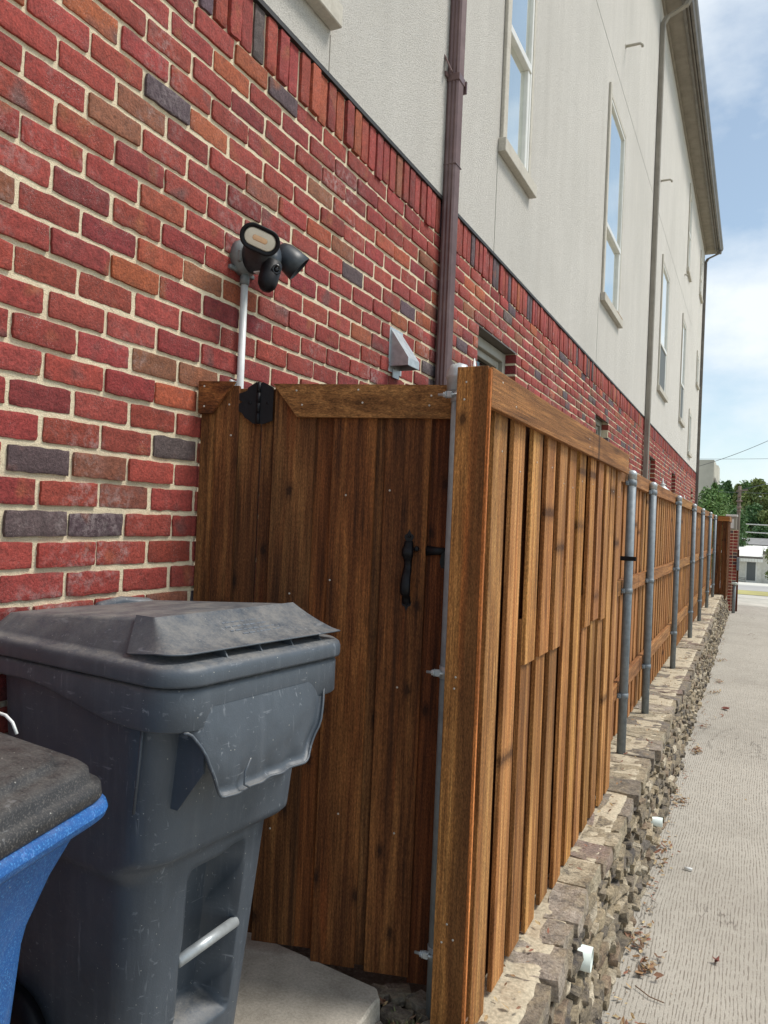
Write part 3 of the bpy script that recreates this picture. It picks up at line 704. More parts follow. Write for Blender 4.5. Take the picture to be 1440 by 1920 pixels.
for (yy, zz) in ((2.2, 1.97), (2.35, 1.92), (3.55, 1.955), (3.56, 1.92), (4.72, 1.96), (4.73, 1.915)): nail(rl, (-.6855, yy, zz), (1, 0, 0))
rl.build('top_rail', [WOODR, NAIL], fence)
for z in (.35, 1.15, 1.86):
    ib = MB(); ib.frame_box((-.780, 3.50, z), AX, (.0185, 1.36, .045), .002, 0, wcol(.7, .9), goff(), along=1); ib.build('inner_rail', WOOD, fence)
cbd = MB(); cbd.frame_box((-.7425, 2.098, 1.0), AX, (.0465, .009, 1.0), .0016, 0, (1.12, 1.12, 1.1), (3.14, .6, 20.2))
for (xx, zz) in ((-.760, 1.955), (-.764, 1.905), (-.755, 1.105), (-.758, 1.072), (-.75, .40), (-.764, .345), (-.73, .36)): nail(cbd, (xx, 2.0888, zz), (0, -1, 0))
cb = cbd.build('corner_board', [WOODC, NAIL], fence)
ed = MB(); ed.frame_box((-.6910, 2.0955, .995), AX, (.0045, .006, .997), .001, 0, (1.9, 1.45, 1.2), (9.1, 3.6, 2.2)); ed.build('edge_strip', WOODR, fence)  # orange edge, tint pushed bright so its lit look is in the colour
cp = MB(); px_, py_ = -.795, 2.150; cp.tube([(px_, py_, 0), (px_, py_, 1.975)], .0300, 24)
post0 = cp.build('post', m_plain('corner_steel', (.27, .30, .315), .5, .2, 25, .2, .1, stain=((.40, .42, .42), 9, .6)), fence); post0['label'] = 'grey steel corner post behind the brown corner board'
pc = MB(); pc.lathe((px_-.012, py_, 1.94), (0, 0, 1), [(0, .034), (.035, .035), (.04, .039), (.045, .037), (.062, .034), (.078, .024), (.086, .0)], 24); pc.build('post_cap', ZINCB, post0)
for z in (1.925, 1.105, .28):
    c = MB(); c.lathe((px_, py_, z-.018), (0, 0, 1), [(0, .0325), (.036, .0325)], 24, cap=True)
    c.box(px_-.034, px_-.016, py_-.044, py_-.028, z-.010, z+.010, .003)
    c.tube([(px_-.060, py_-.037, z), (px_+.004, py_-.037, z)], .0042, 8); c.lathe((px_-.043, py_-.037, z), (1, 0, 0), [(0, .0085), (.006, .0085)], 6, smooth=False)
    c.lathe((px_-.036, py_-.037, z), (1, 0, 0), [(0, .011), (.002, .011)], 12)
    c.build('post_clamp', ZINCB, post0)

# gate, hung a little askew between wall and corner post
GA = Vector((-1.65, 2.02, 0)); GB = Vector((-.84, 2.25, 0)); gd = (GB-GA).normalized(); gn = Vector((gd.y, -gd.x, 0)); gz = Vector((0, 0, 1))
GAX = (gd, gn, gz)
def gp_(s, z, o=0): return GA+gd*s+gn*o+gz*z
def zbot(s): return .235-.14*s+.02*nz(s, 0, 0, 9)
def gboard(mb, s0, s1, o, col, mat=0, zt=1.962, zb=None, dz=0, th_=.0085):
    zb = zbot((s0+s1)/2)+dz if zb is None else zb
    mb.frame_box(gp_((s0+s1)/2, (zb+zt)/2, o), GAX, ((s1-s0)/2, th_, (zt-zb)/2), .0016, mat, col, goff())
random.seed(11)
sp_ = empty('fence_filler_panel', tuple(GA), 'narrow fixed brown board panel between the brick wall and the gate hinge', 'fence panel')
mb = MB(); gboard(mb, .002, .062, .012, (.95, .95, .9)); gboard(mb, .058, .132, .020, (1.1, 1.05, 1.0)); gboard(mb, .126, .204, .006, (.85, .85, .85), zt=1.955)
for s, z in ((.10, 1.90), (.11, 1.80), (.09, 1.1)): nail(mb, gp_(s, z, .0287), gn)
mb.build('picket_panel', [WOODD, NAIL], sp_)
mb = MB(); mb.prism([gp_(-.0, 1.972, .031), gp_(.122, 1.972, .031), gp_(.048, 1.868, .031), gp_(.002, 1.868, .031)], gn, .017, 0, (1.15, 1.0, .9), (3, 3, 3))
mb.v = mb.v; mb.g = [((p[2])*1+7, p[1], (p[0])+3) for p in mb.v]
for s, z in ((.02, 1.955), (.022, 1.89)): nail(mb, gp_(s, z, .0482), gn)
mb.build('top_rail', [WOODD, NAIL], sp_)
gate = empty('garden_gate', tuple(gp_(.21, .1)), 'dark brown stained board gate with black hinge and handle beside the brick wall', 'gate')
mb = MB()
gboard(mb, .209, .262, .006, (.62, .6, .6), zt=1.955)
gboard(mb, .254, .392, .020, (.85, .88, .9)); gboard(mb, .385, .455, .006, (1.05, .9, .8)); gboard(mb, .450, .59, .020, (1.05, .95, .85), dz=-.01)
gboard(mb, .585, .655, .008, (.8, .82, .85)); gboard(mb, .622, .762, .022, (.95, .88, .82), dz=.006); gboard(mb, .756, .838, .004, (.9, .66, .6), dz=-.008)
for s, z in ((.33, 1.30), (.34, .70), (.46, 1.35), (.50, 1.62), (.52, .62), (.64, 1.64), (.70, .58), (.30, .55), (.69, 1.03)):
    nail(mb, gp_(s, z, .031 if s > .6 else .029), gn, r=.0034)
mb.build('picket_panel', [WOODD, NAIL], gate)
mb = MB(); mb.prism([gp_(.252, 1.966, .031), gp_(.832, 1.969, .031), gp_(.832, 1.866, .031), gp_(.335, 1.862, .031)], gn, .018, 0, (.9, .9, .88))
mb.g = [(p[2]+7, p[1], p[0]*1.0+13) for p in mb.v]
for s, z in ((.33, 1.945), (.35, 1.90), (.53, 1.95), (.545, 1.91), (.76, 1.935), (.755, 1.905)): nail(mb, gp_(s, z, .0492), gn)
mb.build('top_rail', [WOODR, NAIL], gate)
for z in (.45, 1.15, 1.8):
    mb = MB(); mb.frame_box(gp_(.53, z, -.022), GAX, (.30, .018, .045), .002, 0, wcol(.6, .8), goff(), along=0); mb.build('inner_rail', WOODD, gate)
# hinge with cusped left leaf and angled right leaf
hg = MB(); o = .0295
Lf = [(.196, 1.968), (.190, 1.974), (.163, 1.955), (.160, 1.945), (.142, 1.938), (.134, 1.936), (.134, 1.915), (.146, 1.908), (.134, 1.902), (.134, 1.878), (.146, 1.872), (.156, 1.858), (.170, 1.850), (.182, 1.840), (.196, 1.838)]
hg.prism([gp_(s, z, o) for s, z in reversed(Lf)], gn, .003)
Rf = [(.206, 1.968), (.213, 1.974), (.246, 1.958), (.250, 1.955), (.250, 1.850), (.226, 1.840), (.212, 1.838), (.206, 1.840)]
hg.prism([gp_(s, z, o+.002) for s, z in Rf], gn, .003)
for z0_, z1_ in ((1.838, 1.872), (1.874, 1.905), (1.907, 1.938), (1.940, 1.972)): hg.tube([gp_(.201, z0_, o+.006), gp_(.201, z1_, o+.006)], .0068, 12)
for s, z in ((.171, 1.906), (.232, 1.906)): hg.lathe(gp_(s, z, o+.003), gn, [(0, .0055), (.003, .0045), (.004, .001)], 10)
hg.build('hinge', BLACK, gate)
# pull handle with spade ends and thumb piece
hd = MB(); s0 = .708; o = .032
def spade(sx, zc, sgn):
    pts = [(-.012, 0), (-.010, .010), (-.015, .018), (-.013, .026), (-.006, .030), (-.004, .034), (0, .044), (.004, .034), (.006, .030), (.013, .026), (.015, .018), (.010, .010), (.012, 0)]
    P_ = [gp_(sx+a, zc+b*sgn, o) for a, b in pts]
    if sgn > 0: P_.reverse()
    hd.prism(P_, gn, .003)
    hd.lathe(gp_(sx, zc+.022*sgn, o+.003), gn, [(0, .0055), (.003, .004), (.004, .001)], 10)
spade(s0, 1.478, 1); spade(s0, 1.312, -1)
prof = [(1.485, .003, .013), (1.470, .006, .015), (1.462, .018, .018), (1.450, .024, .018), (1.438, .020, .017), (1.428, .005, .013), (1.405, .004, .012), (1.392, .012, .013), (1.375, .034, .0145), (1.350, .042, .0155), (1.335, .0425, .0155), (1.322, .036, .014), (1.316, .018, .012), (1.300, .006, .014), (1.29, .003, .012)]
rg = []
for z, oo, hw in prof: rg.append([gp_(s0-hw, z, o+oo), gp_(s0-hw*.6, z, o+oo+.003), gp_(s0+hw*.6, z, o+oo+.003), gp_(s0+hw, z, o+oo), gp_(s0+hw*.6, z, o+oo-.003), gp_(s0-hw*.6, z, o+oo-.003)])
hd.loft(rg, smooth=True); hd.lathe(gp_(s0, 1.414, o+.007), gn, [(0, .0045), (.001, .003)], 8)
hd.build('handle', BLACK, gate)
bt = MB(); bt.lathe(gp_(.733, 1.462, .031), gn, [(0, .0085), (.010, .0085), (.013, .005)], 12); bt.build('bolt', BLACK, gate)
la = MB(); la.tube([gp_(.762, 1.458, .020), gp_(.80, 1.458, .022), gp_(.85, 1.456, .022)], [.0155, .012, .012], 14); la.build('latch', BLACK, gate)
lh = MB(); lh.prism([gp_(.812, 1.452, .034), gp_(.838, 1.47, .034), (gp_(.845, 1.40, .034)), gp_(.812, 1.408, .034), gp_(.806, 1.425, .034)][::-1], gn, .006); lh.build('latch_hook', BLACK, gate)

# ------------------------------------------------------------------ long fence beyond, steel posts outside
PY = [5.55, 6.86, 9.33, 11.95, 14.05, 16.35, 18.75]
fence2 = empty('board_fence', (-.82, 12, 0), 'long far fence section with grey steel posts standing in front of its boards', 'fence')
random.seed(31)
def far_bay(y0, y1):
    mb = MB(); y = y0; k = 0
    while y < y1-.02:
        w = min(.14, y1-y); o = 0 if k % 2 else .017
        mb.frame_box((-.874+o, y+w/2, 1.0), AX, (.0082, w/2*(.84 if o else 1), .945+rnd(-.004, .004)), .0015 if y < 12 else 0, 0, wcol(.28, .42) if o == 0 else wcol(.85, 1.2), goff())  # recessed boards tinted dark, gap shade put into their colour
        y += w*.74; k += 1
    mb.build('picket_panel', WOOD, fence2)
    for z, h in ((1.925, .052), (1.145, .052), (.435, .056)):
        rb = MB(); rb.frame_box((-.826, (y0+y1)/2, z), AX, (.0185, (y1-y0)/2-.001, h), .002, 0, wcol(1.0, 1.15), goff(), along=1)
        rb.build('rail', WOODR, fence2)
ends = [4.82]+PY+[19.45]
for a, b in zip(ends, ends[1:]): far_bay(a, b)
for i, yy in enumerate(PY):
    zb = .04+max(0, i-3)*.035; px = -.772
    mb = MB(); lx, ly = rnd(-.01, .01), rnd(-.012, .012)
    mb.tube([(px, yy, zb-.05), (px+lx, yy+ly, 1.94)], .0302, 22); po = mb.build('post', ZINC, fence2)
    c = MB(); c.lathe((px+lx, yy+ly, 1.90), (0, 0, 1), [(0, .0325), (.028, .0325), (.031, .0345), (.036, .034), (.050, .029), (.060, .018), (.064, .0)], 20); c.build('post_cap', ZINCB, po)
    for z in (1.872, 1.125, .40):
        c = MB(); c.lathe((px+lx*z/2, yy+ly*z/2, z-.018), (0, 0, 1), [(0, .0335), (.008, .0335), (.009, .0345), (.027, .0345), (.028, .0335), (.036, .0335)], 20)
        c.box(px-.034, px-.012, yy-.050, yy-.026, z-.015, z+.015, .002); c.tube([(px-.024, yy-.062, z), (px-.024, yy-.02, z)], .004, 8)
        c.build('post_clamp', ZINC, po)
    if i == 0:
        c = MB(); c.box(px-.052, px+.055, yy-.045, yy-.036, 1.335, 1.365, .004); c.build('latch_bar', BLACK, po)
# end return of the fence near the brick pillar
fence3 = empty('board_fence', (-.6, 20.5, 0), 'dark brown boxed end of the long fence, right before the brick pillar', 'fence')
mb = MB()
for i in range(2): mb.frame_box((-.715+.125*i+.062-.06, 19.5, .97), AX, (.061, .011, .94), .002, 0, (.75, .7, .68), goff())
for i in range(12): mb.frame_box((-.545+(.012 if i % 2 else 0), 19.56+i*.17, .97), AX, (.009, .08, .93), 0, 0, wcol(.7, 1), goff())
mb.build('picket_panel', WOODD, fence3)
mb = MB(); mb.frame_box((-.53+.02, 20.5, 1.90), AX, (.012, 1.02, .06), .002, 0, (1, 1, 1), goff(), along=1); mb.frame_box((-.635, 19.48, 1.90), AX, (.115, .012, .06), .002, 0, (1.3, 1.2, 1.1), goff(), along=0)
mb.build('top_rail', WOODR, fence3)
# solar post lamps inside the yard
def yard_lamp(y, lbl, x=-1.0, s=1.0, zt=2.19):
    e = empty('yard_lamp', (x, y, .05), lbl, 'lamp', 'lamps behind the fences')
    mb = MB(); mb.tube([(x, y, .03), (x, y, zt-.235*s)], .018, 10); mb.build('pole', ZINCB, e)
    mb = MB(); mb.lathe((x, y, zt-.235*s), (0, 0, 1), [(0, .03*s), (.01, .045*s), (.085*s, .058*s)], 8, smooth=False); mb.build('glass', LENS, e)
    mb = MB(); mb.lathe((x, y, zt-.15*s), (0, 0, 1), [(0, .075*s), (.008, .078*s), (.03*s, .05*s), (.06*s, .022*s), (.068*s, .030*s), (.078*s, .030*s), (.085*s, .012*s), (.10*s, .016*s), (.112*s, .008*s), (.15*s, .002)], 16); mb.build('cap', WHITEC, e)
yard_lamp(2.83, 'small silver lamp finial just showing above the corner of the near fence')
yard_lamp(5.65, 'white lamp tip showing above the near fence by the second brick window')
yard_lamp(9.77, 'white conical garden lamp above the far fence, between the second and third steel posts')
yard_lamp(13.0, 'small white lamp cap close behind the third steel post', s=.9, zt=2.13)

# ================================================================== STONE WALL
random.seed(77)
SCOL = [(.29, .235, .17), (.34, .28, .19), (.24, .20, .155), (.20, .17, .14), (.31, .26, .21), (.25, .185, .15), (.40, .34, .24)]
SFACE = [(.26, .21, .145), (.19, .155, .115), (.13, .11, .09), (.34, .27, .175), (.40, .33, .23), (.22, .155, .105), (.085, .073, .065), (.50, .43, .32)]
def zl(y): return 0.0+max(0, y-10)*.014
def stone(mb, c, h, nu=6, nv=6, nw=3, amp=.012, rot=0, cols=SCOL, smooth=False, e=.55, tilt=0):
    """rounded, chipped block: a subdivided cube pushed by noise"""
    c = Vector(c); vs = []; fs = []; sc = rnd(0, 99); key = {}
    cr_, sr_ = math.cos(rot), math.sin(rot); ct, st_ = math.cos(tilt), math.sin(tilt)
    def V(i, j, k):
        if (i, j, k) in key: return key[(i, j, k)]
        u = [2*i/nu-1, 2*j/nv-1, 2*k/nw-1]
        L = (abs(u[0])**4+abs(u[1])**4+abs(u[2])**4)**.25; m_ = 1+(1/max(L, .01)-1)*e*.9
        p = Vector((u[0]*h[0], u[1]*h[1], u[2]*h[2]))*m_
        q = Vector((p.x*9+sc, p.y*9, p.z*9))
        p += Vector((noise.noise(q), noise.noise(q+Vector((31, 0, 0))), noise.noise(q+Vector((0, 47, 0)))))*amp
        q = q*4; p += Vector((noise.noise(q), noise.noise(q+Vector((31, 0, 0))), noise.noise(q+Vector((0, 47, 0)))))*amp*.5
        p = Vector((p.x*ct-p.z*st_, p.y, p.x*st_+p.z*ct))
        p = Vector((p.x*cr_-p.y*sr_, p.x*sr_+p.y*cr_, p.z))
        key[(i, j, k)] = len(vs); vs.append(c+p); return key[(i, j, k)]
    for i in range(nu):
        for j in range(nv):
            fs.append((V(i, j, nw), V(i+1, j, nw), V(i+1, j+1, nw), V(i, j+1, nw))); fs.append((V(i, j, 0), V(i, j+1, 0), V(i+1, j+1, 0), V(i+1, j, 0)))
    for i in range(nu):
        for k in range(nw):
            fs.append((V(i, 0, k), V(i+1, 0, k), V(i+1, 0, k+1), V(i, 0, k+1))); fs.append((V(i, nv, k), V(i, nv, k+1), V(i+1, nv, k+1), V(i+1, nv, k)))
    for j in range(nv):
        for k in range(nw):
            fs.append((V(0, j, k), V(0, j, k+1), V(0, j+1, k+1), V(0, j+1, k))); fs.append((V(nu, j, k), V(nu, j+1, k), V(nu, j+1, k+1), V(nu, j, k+1)))
    k = rnd(.85, 1.25); cc = random.choice(cols); go = Vector((rnd(0, 50), rnd(0, 50), rnd(0, 50)))
    mb.add(vs, fs, 0, tuple(x*k for x in cc), [Vector(p)+go for p in vs], smooth)
wall = empty('stone_retaining_wall', (-.55, 10, -.45), 'low rough stone retaining wall with a flat cap running along the alley', 'stone wall')
cap = MB(); y = .7; YW = 21.3
while y < YW:
    L = rnd(.12, .36) if y < 8 else rnd(.16, .42); near = y < 5.5
    xe = -.552+rnd(-.028, .018)-max(0, y-8)*.0016; xi = -.93
    split = rnd(-.80, -.68) if random.random() < .5 else None
    d = (7, 7, 3) if near else (4, 4, 2)
    for (a, b) in ([(xi, xe)] if split is None else [(split+.012, xe), (xi, split-.012)]):
        stone(cap, ((a+b)/2, y+L/2, zl(y)-.038+rnd(-.006, .004)), ((b-a)/2, L/2-rnd(.004, .012), .036+rnd(0, .006)), *d, amp=.010, rot=rnd(-.10, .10), e=.16)
    y += L
cap.build('cap_stones', STONE, wall)
fc = MB()
ROWS = [(-.070, .030), (-.112, .032), (-.158, .034), (-.205, .032), (-.250, .034), (-.298, .034), (-.345, .034), (-.392, .036), (-.440, .034)]
for r_, (zc, hh) in enumerate(ROWS):
    y = .7+rnd(0, .1)
    while y < YW:
        L = rnd(.04, .17); near = y < 6
        fx = -.565-.022+(.10*(-zc)/.45)+rnd(-.022, .014)
        d = (3, 6, 4) if near else (2, 3, 2)
        stone(fc, (fx-.05, y+L/2, zc+rnd(-.010, .010)+zl(y)*(1+zc/.45)), (.062, L/2+.004, hh*.55+rnd(-.010, .008)), *d, amp=.015 if near else .012, rot=rnd(-.20, .20), cols=SFACE, e=.26, tilt=rnd(-.22, .12))
        y += L+rnd(-.012, .008)
fc.build('face_stones', STONE, wall)
mm = MB(); ny = 700; Yw0 = .7
MTOP = m_plain('ledge_mortar', (.50, .43, .31), .97, 0, 70, .3, .8, stain=((.27, .205, .135), 9, .85))
vs = []
cols_ = [(-.94, 0), (-.86, 0), (-.78, 0), (-.70, 0), (-.64, 0), (-.60, 0), (-.584, -.03), (-.578, -.12), (-.556, -.25), (-.514, -.47)]
for j in range(ny+1):
    yy = Yw0+(YW-Yw0)*j/ny
    for x, dz in cols_:
        vs.append((x-.010+.008*nz(x, yy, 4, 12), yy, zl(yy)*(1+dz/.47)+dz-.001+.009*nz(x, yy, 0, 15)+.006*nz(x, yy, 9, 50)))
nc = len(cols_)
mm.add(vs, [(j*nc+i, j*nc+i+1, (j+1)*nc+i+1, (j+1)*nc+i) for j in range(ny) for i in range(nc-1)], smooth=True)
mm.build('mortar', MTOP, wall)
# weep pipes through the wall
def weep(y, z, r, lbl, x=-.50, m=WHITEP):
    e = empty('drain_pipe', (x, y, z), lbl, 'pipe', 'white drain pipes through the stone wall')
    mb = MB(); a = Vector((1, .05, -.03)); b = Vector((x-.12, y, z))
    mb.lathe(b, a, [(0, r), (.125, r), (.126, r*.9), (.0, r*.88)], 26, cap=False); mb.build('pipe_wall', m, e)
    mb = MB(); mb.lathe(b, a, [(.03, r*.89), (.031, 0.001)], 20); mb.build('pipe_inside', FLASH, e)
weep(3.10, -.135, .046, 'white plastic drain pipe sticking out of the stone wall, nearest the camera', x=-.515)
weep(5.3, -.33, .030, 'small white pipe end low in the stone wall, second along', x=-.468)

# ------------------------------------------------------------------ rubble and litter by the gate
random.seed(12)
rb = MB()
for k in range(46):
    s = rnd(.05, .86); p = gp_(s, 0, rnd(.01, .07)); hs = rnd(.010, .028)
    stone(rb, (p.x, p.y, .078+hs*.4), (hs*rnd(.8, 1.6), hs*rnd(.8, 1.4), hs*.7), 3, 3, 2, amp=.006, rot=rnd(0, 3), cols=[(.30, .26, .21), (.20, .17, .14), (.14, .11, .09)])
for k in range(60):
    x = rnd(-.92, -.60); y = rnd(1.55, 2.16); hs = rnd(.008, .034)
    stone(rb, (x, y, .070+hs*.3), (hs*rnd(.8, 1.6), hs*rnd(.8, 1.4), hs*.7), 3, 3, 2, amp=.007, rot=rnd(0, 3), cols=[(.30, .26, .21), (.20, .17, .14), (.14, .11, .09)])
tag(rb.build('rubble', STONE), 'grey rubble and broken mortar lying under the gate', 'rubble', kind='stuff')
def leafquad(mb, p, s, c, flat=.5):
    a = rnd(0, 6.28); t = rnd(-flat, flat); d = Vector((math.cos(a), math.sin(a), t*.5)); e = Vector((-math.sin(a), math.cos(a), rnd(-flat, flat)*.5)); p = Vector(p)
    q = [p-d*s, p-d*s*.3+e*s*.42+Vector((0, 0, s*.15)), p+d*s*.5+e*s*.35+Vector((0, 0, s*.1)), p+d*s*1.1+Vector((0, 0, s*rnd(0, .5))), p+d*s*.4-e*s*.35, p-d*s*.4-e*s*.40+Vector((0, 0, s*.12))]
    mb.add(q, [(0, 1, 2), (0, 2, 3), (0, 3, 4), (0, 4, 5)], 0, c)
LC = [(.30, .17, .08), (.44, .30, .15), (.24, .12, .07), (.52, .40, .22), (.20, .12, .07), (.30, .13, .08), (.40, .29, .17)]
lf = MB()
for k in range(520):
    y = 1.2+19*random.random()**1.5; x = -.455+abs(random.gauss(0, .05))-.02
    leafquad(lf, (x, y, -.443+rnd(0, .008)), rnd(.006, .017), random.choice(LC))
for cy, cx, n_ in ((3.2, -.37, 40), (3.75, -.37, 34), (3.95, -.43, 30), (2.8, -.46, 20), (5.2, -.42, 14), (6.1, -.41, 30), (7.6, -.40, 30), (8.6, -.38, 14), (10.5, -.36, 26), (11.3, -.33, 20), (13.2, -.37, 24), (4.9, -.42, 16), (9.2, -.24, 4)):
    for k in range(n_): leafquad(lf, (cx+random.gauss(0, .03), cy+random.gauss(0, .06), -.44+rnd(0, .022)), rnd(.009, .024), random.choice(LC), 1.3)
for k in range(70):
    leafquad(lf, (rnd(-.4, 1.6), rnd(2, 16), -.446), rnd(.004, .012), random.choice(LC))
for k in range(420):
    y = rnd(2.3, 19); x = rnd(-.84, -.60)
    if nz(x, y, 0, 1.4) < -.1 and random.random() < .8: continue
    leafquad(lf, (x, y, zl(y)+.012+rnd(0, .012)), rnd(.006, .016), random.choice(LC), 1)
for k in range(120):
    y = rnd(1.6, 2.2); x = rnd(-1.6, -.62)
    leafquad(lf, (x, y if x > -.93 else 2.1+(-.93-x)*.1+rnd(.0, .04), .09+rnd(0, .02)), rnd(.006, .016), random.choice(LC), 1)
tag(lf.build('leaf_litter', LEAFD), 'dry brown leaves scattered along the foot of the stone wall', 'leaves', kind='stuff')
gr_ = MB()
for k in range(70):
    x = rnd(-.90, -.83)+random.gauss(0, .008); y = rnd(1.98, 2.1); a = rnd(0, 6.28); h = rnd(.012, .045)
    p = Vector((x, y, .075)); t = Vector((math.cos(a)*h*.7, math.sin(a)*h*.7, h)); w = Vector((-math.sin(a), math.cos(a), 0))*.003
    gr_.add([p-w, p+w, p+t*.6+w, p+t, p+t*.6-w], [(0, 1, 2, 3, 4)], 0, random.choice([(.10, .14, .04), (.16, .18, .07), (.28, .24, .12)]))
tag(gr_.build('weed_tuft', LEAFD), 'small weed tuft sprouting beside the corner of the concrete slab', 'weed')
mb = MB(); mb.tube([(-.30, 4.93, -.438), (-.255, 4.925, -.437)], .008, 10); tag(mb.build('cigarette_butt', WHITEC, origin=(-.28, 4.93, -.45)), 'small white stub lying alone on the concrete alley', 'litter')
mb = MB(); mb.tube([(-.395, 3.55, -.437), (-.33, 3.50, -.438), (-.27, 3.49, -.44)], .0025, 6, col=(.22, .14, .09)); tag(mb.build('twig', LITTER, origin=(-.33, 3.5, -.45)), 'thin brown twig beside a clump of dry leaves on the alley', 'twig')
for (x, y, s, lb) in ((-.08, 3.95, .020, 'single curled red brown leaf lying farthest out on the alley, near the camera'), (-.21, 9.6, .045, 'single dark red leaf on the alley far along the stone wall')):
    mb = MB(); random.seed(int(y*10))
    for k in range(3): leafquad(mb, (x+rnd(-.3, .3)*s, y+rnd(-.5, .5)*s, -.438+.004*k), s, (.22, .07, .05), .9)
    tag(mb.build('dry_leaf', LEAFD, origin=(x, y, -.45)), lb, 'leaf')

# ================================================================== GREY BIN
def rrect(a0, a1, b0, b1, r, n=7, rf=None):
    """rounded rectangle in (a, b); r back radius, rf radius on the +a side"""
    rf = rf or r; out = []
    for (ca, cb, st, q) in ((a1-rf, b1-rf, 0, rf), (a0+r, b1-r, 90, r), (a0+r, b0+r, 180, r), (a1-rf, b0+rf, 270, rf)):
        for i in range(n+1): t = R(st+90*i/n); out.append((ca+q*math.cos(t), cb+q*math.sin(t)))
    # densify straight runs
    res = []; m_ = len(out)
    for i in range(m_):
        p, q = out[i], out[(i+1) % m_]; res.append(p)
        if (i+1) % (n+1) == 0:
            for k in range(1, 40): res.append((p[0]+(q[0]-p[0])*k/40, p[1]+(q[1]-p[1])*k/40))
    return res
bin1 = empty('wheeled_bin', (-1.278, 1.485, .15), 'large scuffed slate grey wheeled bin against the brick wall', 'bin')
P1 = R(6); na = Vector((math.cos(P1), -math.sin(P1), 0)); nb = Vector((math.sin(P1), math.cos(P1), 0)); BC = Vector((-1.278, 1.485, 0))
def B(a, b, z): return BC+na*a+nb*b+Vector((0, 0, z))
def sstep(a, b, x): t = max(0, min(1, (x-a)/(b-a))); return t*t*(3-2*t)
def lerp(a, b, t): return a+(b-a)*t
body = MB(); rings = []; zs = [.19+i*.0125 for i in range(0, 80)]+[1.19]
for z in zs:
    t = (z-.19)/(1.19-.19)
    st = sstep(.775, .815, z)                        # step out to the bulged upper part
    stn = sstep(.745, .775, z)
    aF = lerp(.125, .205, t)+.05*st; aB = lerp(-.29, -.318, t); bh = lerp(.185, .25, t)
    q = []
    for (a, b) in rrect(aB, aF, -bh, bh, .05, rf=.075):
        # side bulge (upper part wider), front recess for the lift bar
        kb = .022*st*max(0, min(1, (a-aB)/.12))
        if b < 0: kb = .022*stn*max(0, min(1, (a-aB)/.12))
        a2 = a; b2 = b+math.copysign(kb, b)*min(1, abs(b)/bh)
        if a > aF-.06 and abs(b) < bh-.005:
            k = sstep(-.075, -.062, b)*(1-sstep(.100, .108, b))*sstep(.330, .347, z)*(1-sstep(.700+.10*(b+.14), .725+.10*(b+.14), z))
            a2 -= .105*k
        q.append(B(a2, b2, z))
    rings.append(q)
body.loft(rings, cap1=False); body.build('body', BINM, bin1)
# moulded runs on the body: vertical rib by the near corner, seam under the bulge
rbm = MB(); rbm.tube([B(.215, -.268, 1.12), B(.195, -.266, .93)], [.004, .003], 8); rbm.build('moulded_rib', BINM, bin1)
# rim: deep skirt band whose lower edge rises away from the front corner
rimO = rrect(-.355, .325, -.298, .298, .06, rf=.085); rimI = rrect(-.345, .30, -.28, .28, .055, rf=.075)
def skirt(a, b):
    if a > .20: base = 1.112
    else:
        u = (a+.335)/.535; base = 1.158-.046*sstep(.35, 1.0, u)
    if a > .30 and abs(b) < .22:
        pass
    return base
rm = MB()
rm.loft([[B(a*.985, b*.985, skirt(a, b)+.004) for a, b in rimI], [B(a*.99, b*.99, skirt(a, b)) for a, b in rimO], [B(a, b, skirt(a, b)+.004) for a, b in rimO], [B(a*1.0, b*1.0, 1.165) for a, b in rimO], [B(a*1.0, b*1.0, 1.188) for a, b in rimO],
         [B(a*.992, b*.992, 1.196) for a, b in rimO], [B(a*.97, b*.97, 1.198) for a, b in rimO]], cap0=False, cap1=False)
rim = rm.build('rim', BINM, bin1)
# dented lifting apron hanging from the front of the rim
ap = MB(); NU, NV = 60, 26; vs = []
for i in range(NU+1):
    b = -.255+.48*i/NU
    if b < -.165: zb = 1.112-(.145)*sstep(-.25, -.160, b)
    elif b < .10: zb = .967+.010*(b+.165)/.265
    else: zb = .977+.17*sstep(.095, .225, b)**1.0
    for j in range(NV+1):
        v = j/NV; z = 1.155+(zb-1.155)*v
        bul = .018*math.sin(math.pi*min(1, v*1.05))*sstep(-.26, -.14, b)*(1-sstep(.10, .21, b))
        a = .326+bul*.6+.010*v-.030*sstep(.80, 1, v)*0+.004*math.sin(b*85)*sstep(.55, 1, v)+.004*nz(b, z, 2, 26)*v
        lipo = .012*sstep(.93, 1, v)
        e1 = sstep(-.165, -.255, b) if False else max(0, (-.17-b)/.085); e2 = max(0, (b-.11)/.115)
        a -= .055*e1**2*0.6+.05*e2**2*.7
        vs.append(B(a+lipo, b, z))
fs = [(i*(NV+1)+j, i*(NV+1)+j+1, (i+1)*(NV+1)+j+1, (i+1)*(NV+1)+j) for i in range(NU) for j in range(NV)]
ap.add(vs, fs, smooth=True); ap.add([v-na*.004 for v in vs], [tuple(reversed(q)) for q in fs], smooth=True)
edge_ = [vs[i*(NV+1)+NV] for i in range(NU+1)]; ap.tube([p-na*.002 for p in edge_], .0032, 6)
ap.tube([B(.352, -.095, 1.035), B(.354, -.115, 1.01), B(.356, -.118, .985), B(.356, -.100, .974)], .0022, 6)
ap.build('lifting_apron', BINM, bin1)
for b in (-.20, .17):
    gs = MB(); gs.prism([B(.23, b, 1.14), B(.318, b, 1.14), B(.318, b, 1.02), B(.25, b, .93), B(.23, b, .93)], nb, .006); gs.build('apron_gusset', BINM, bin1)
lb = MB(); lb.tube([B(.144, -.075, .525), B(.146, .112, .540)], .0135, 18); lb.build('lift_bar', ZINCB, bin1)
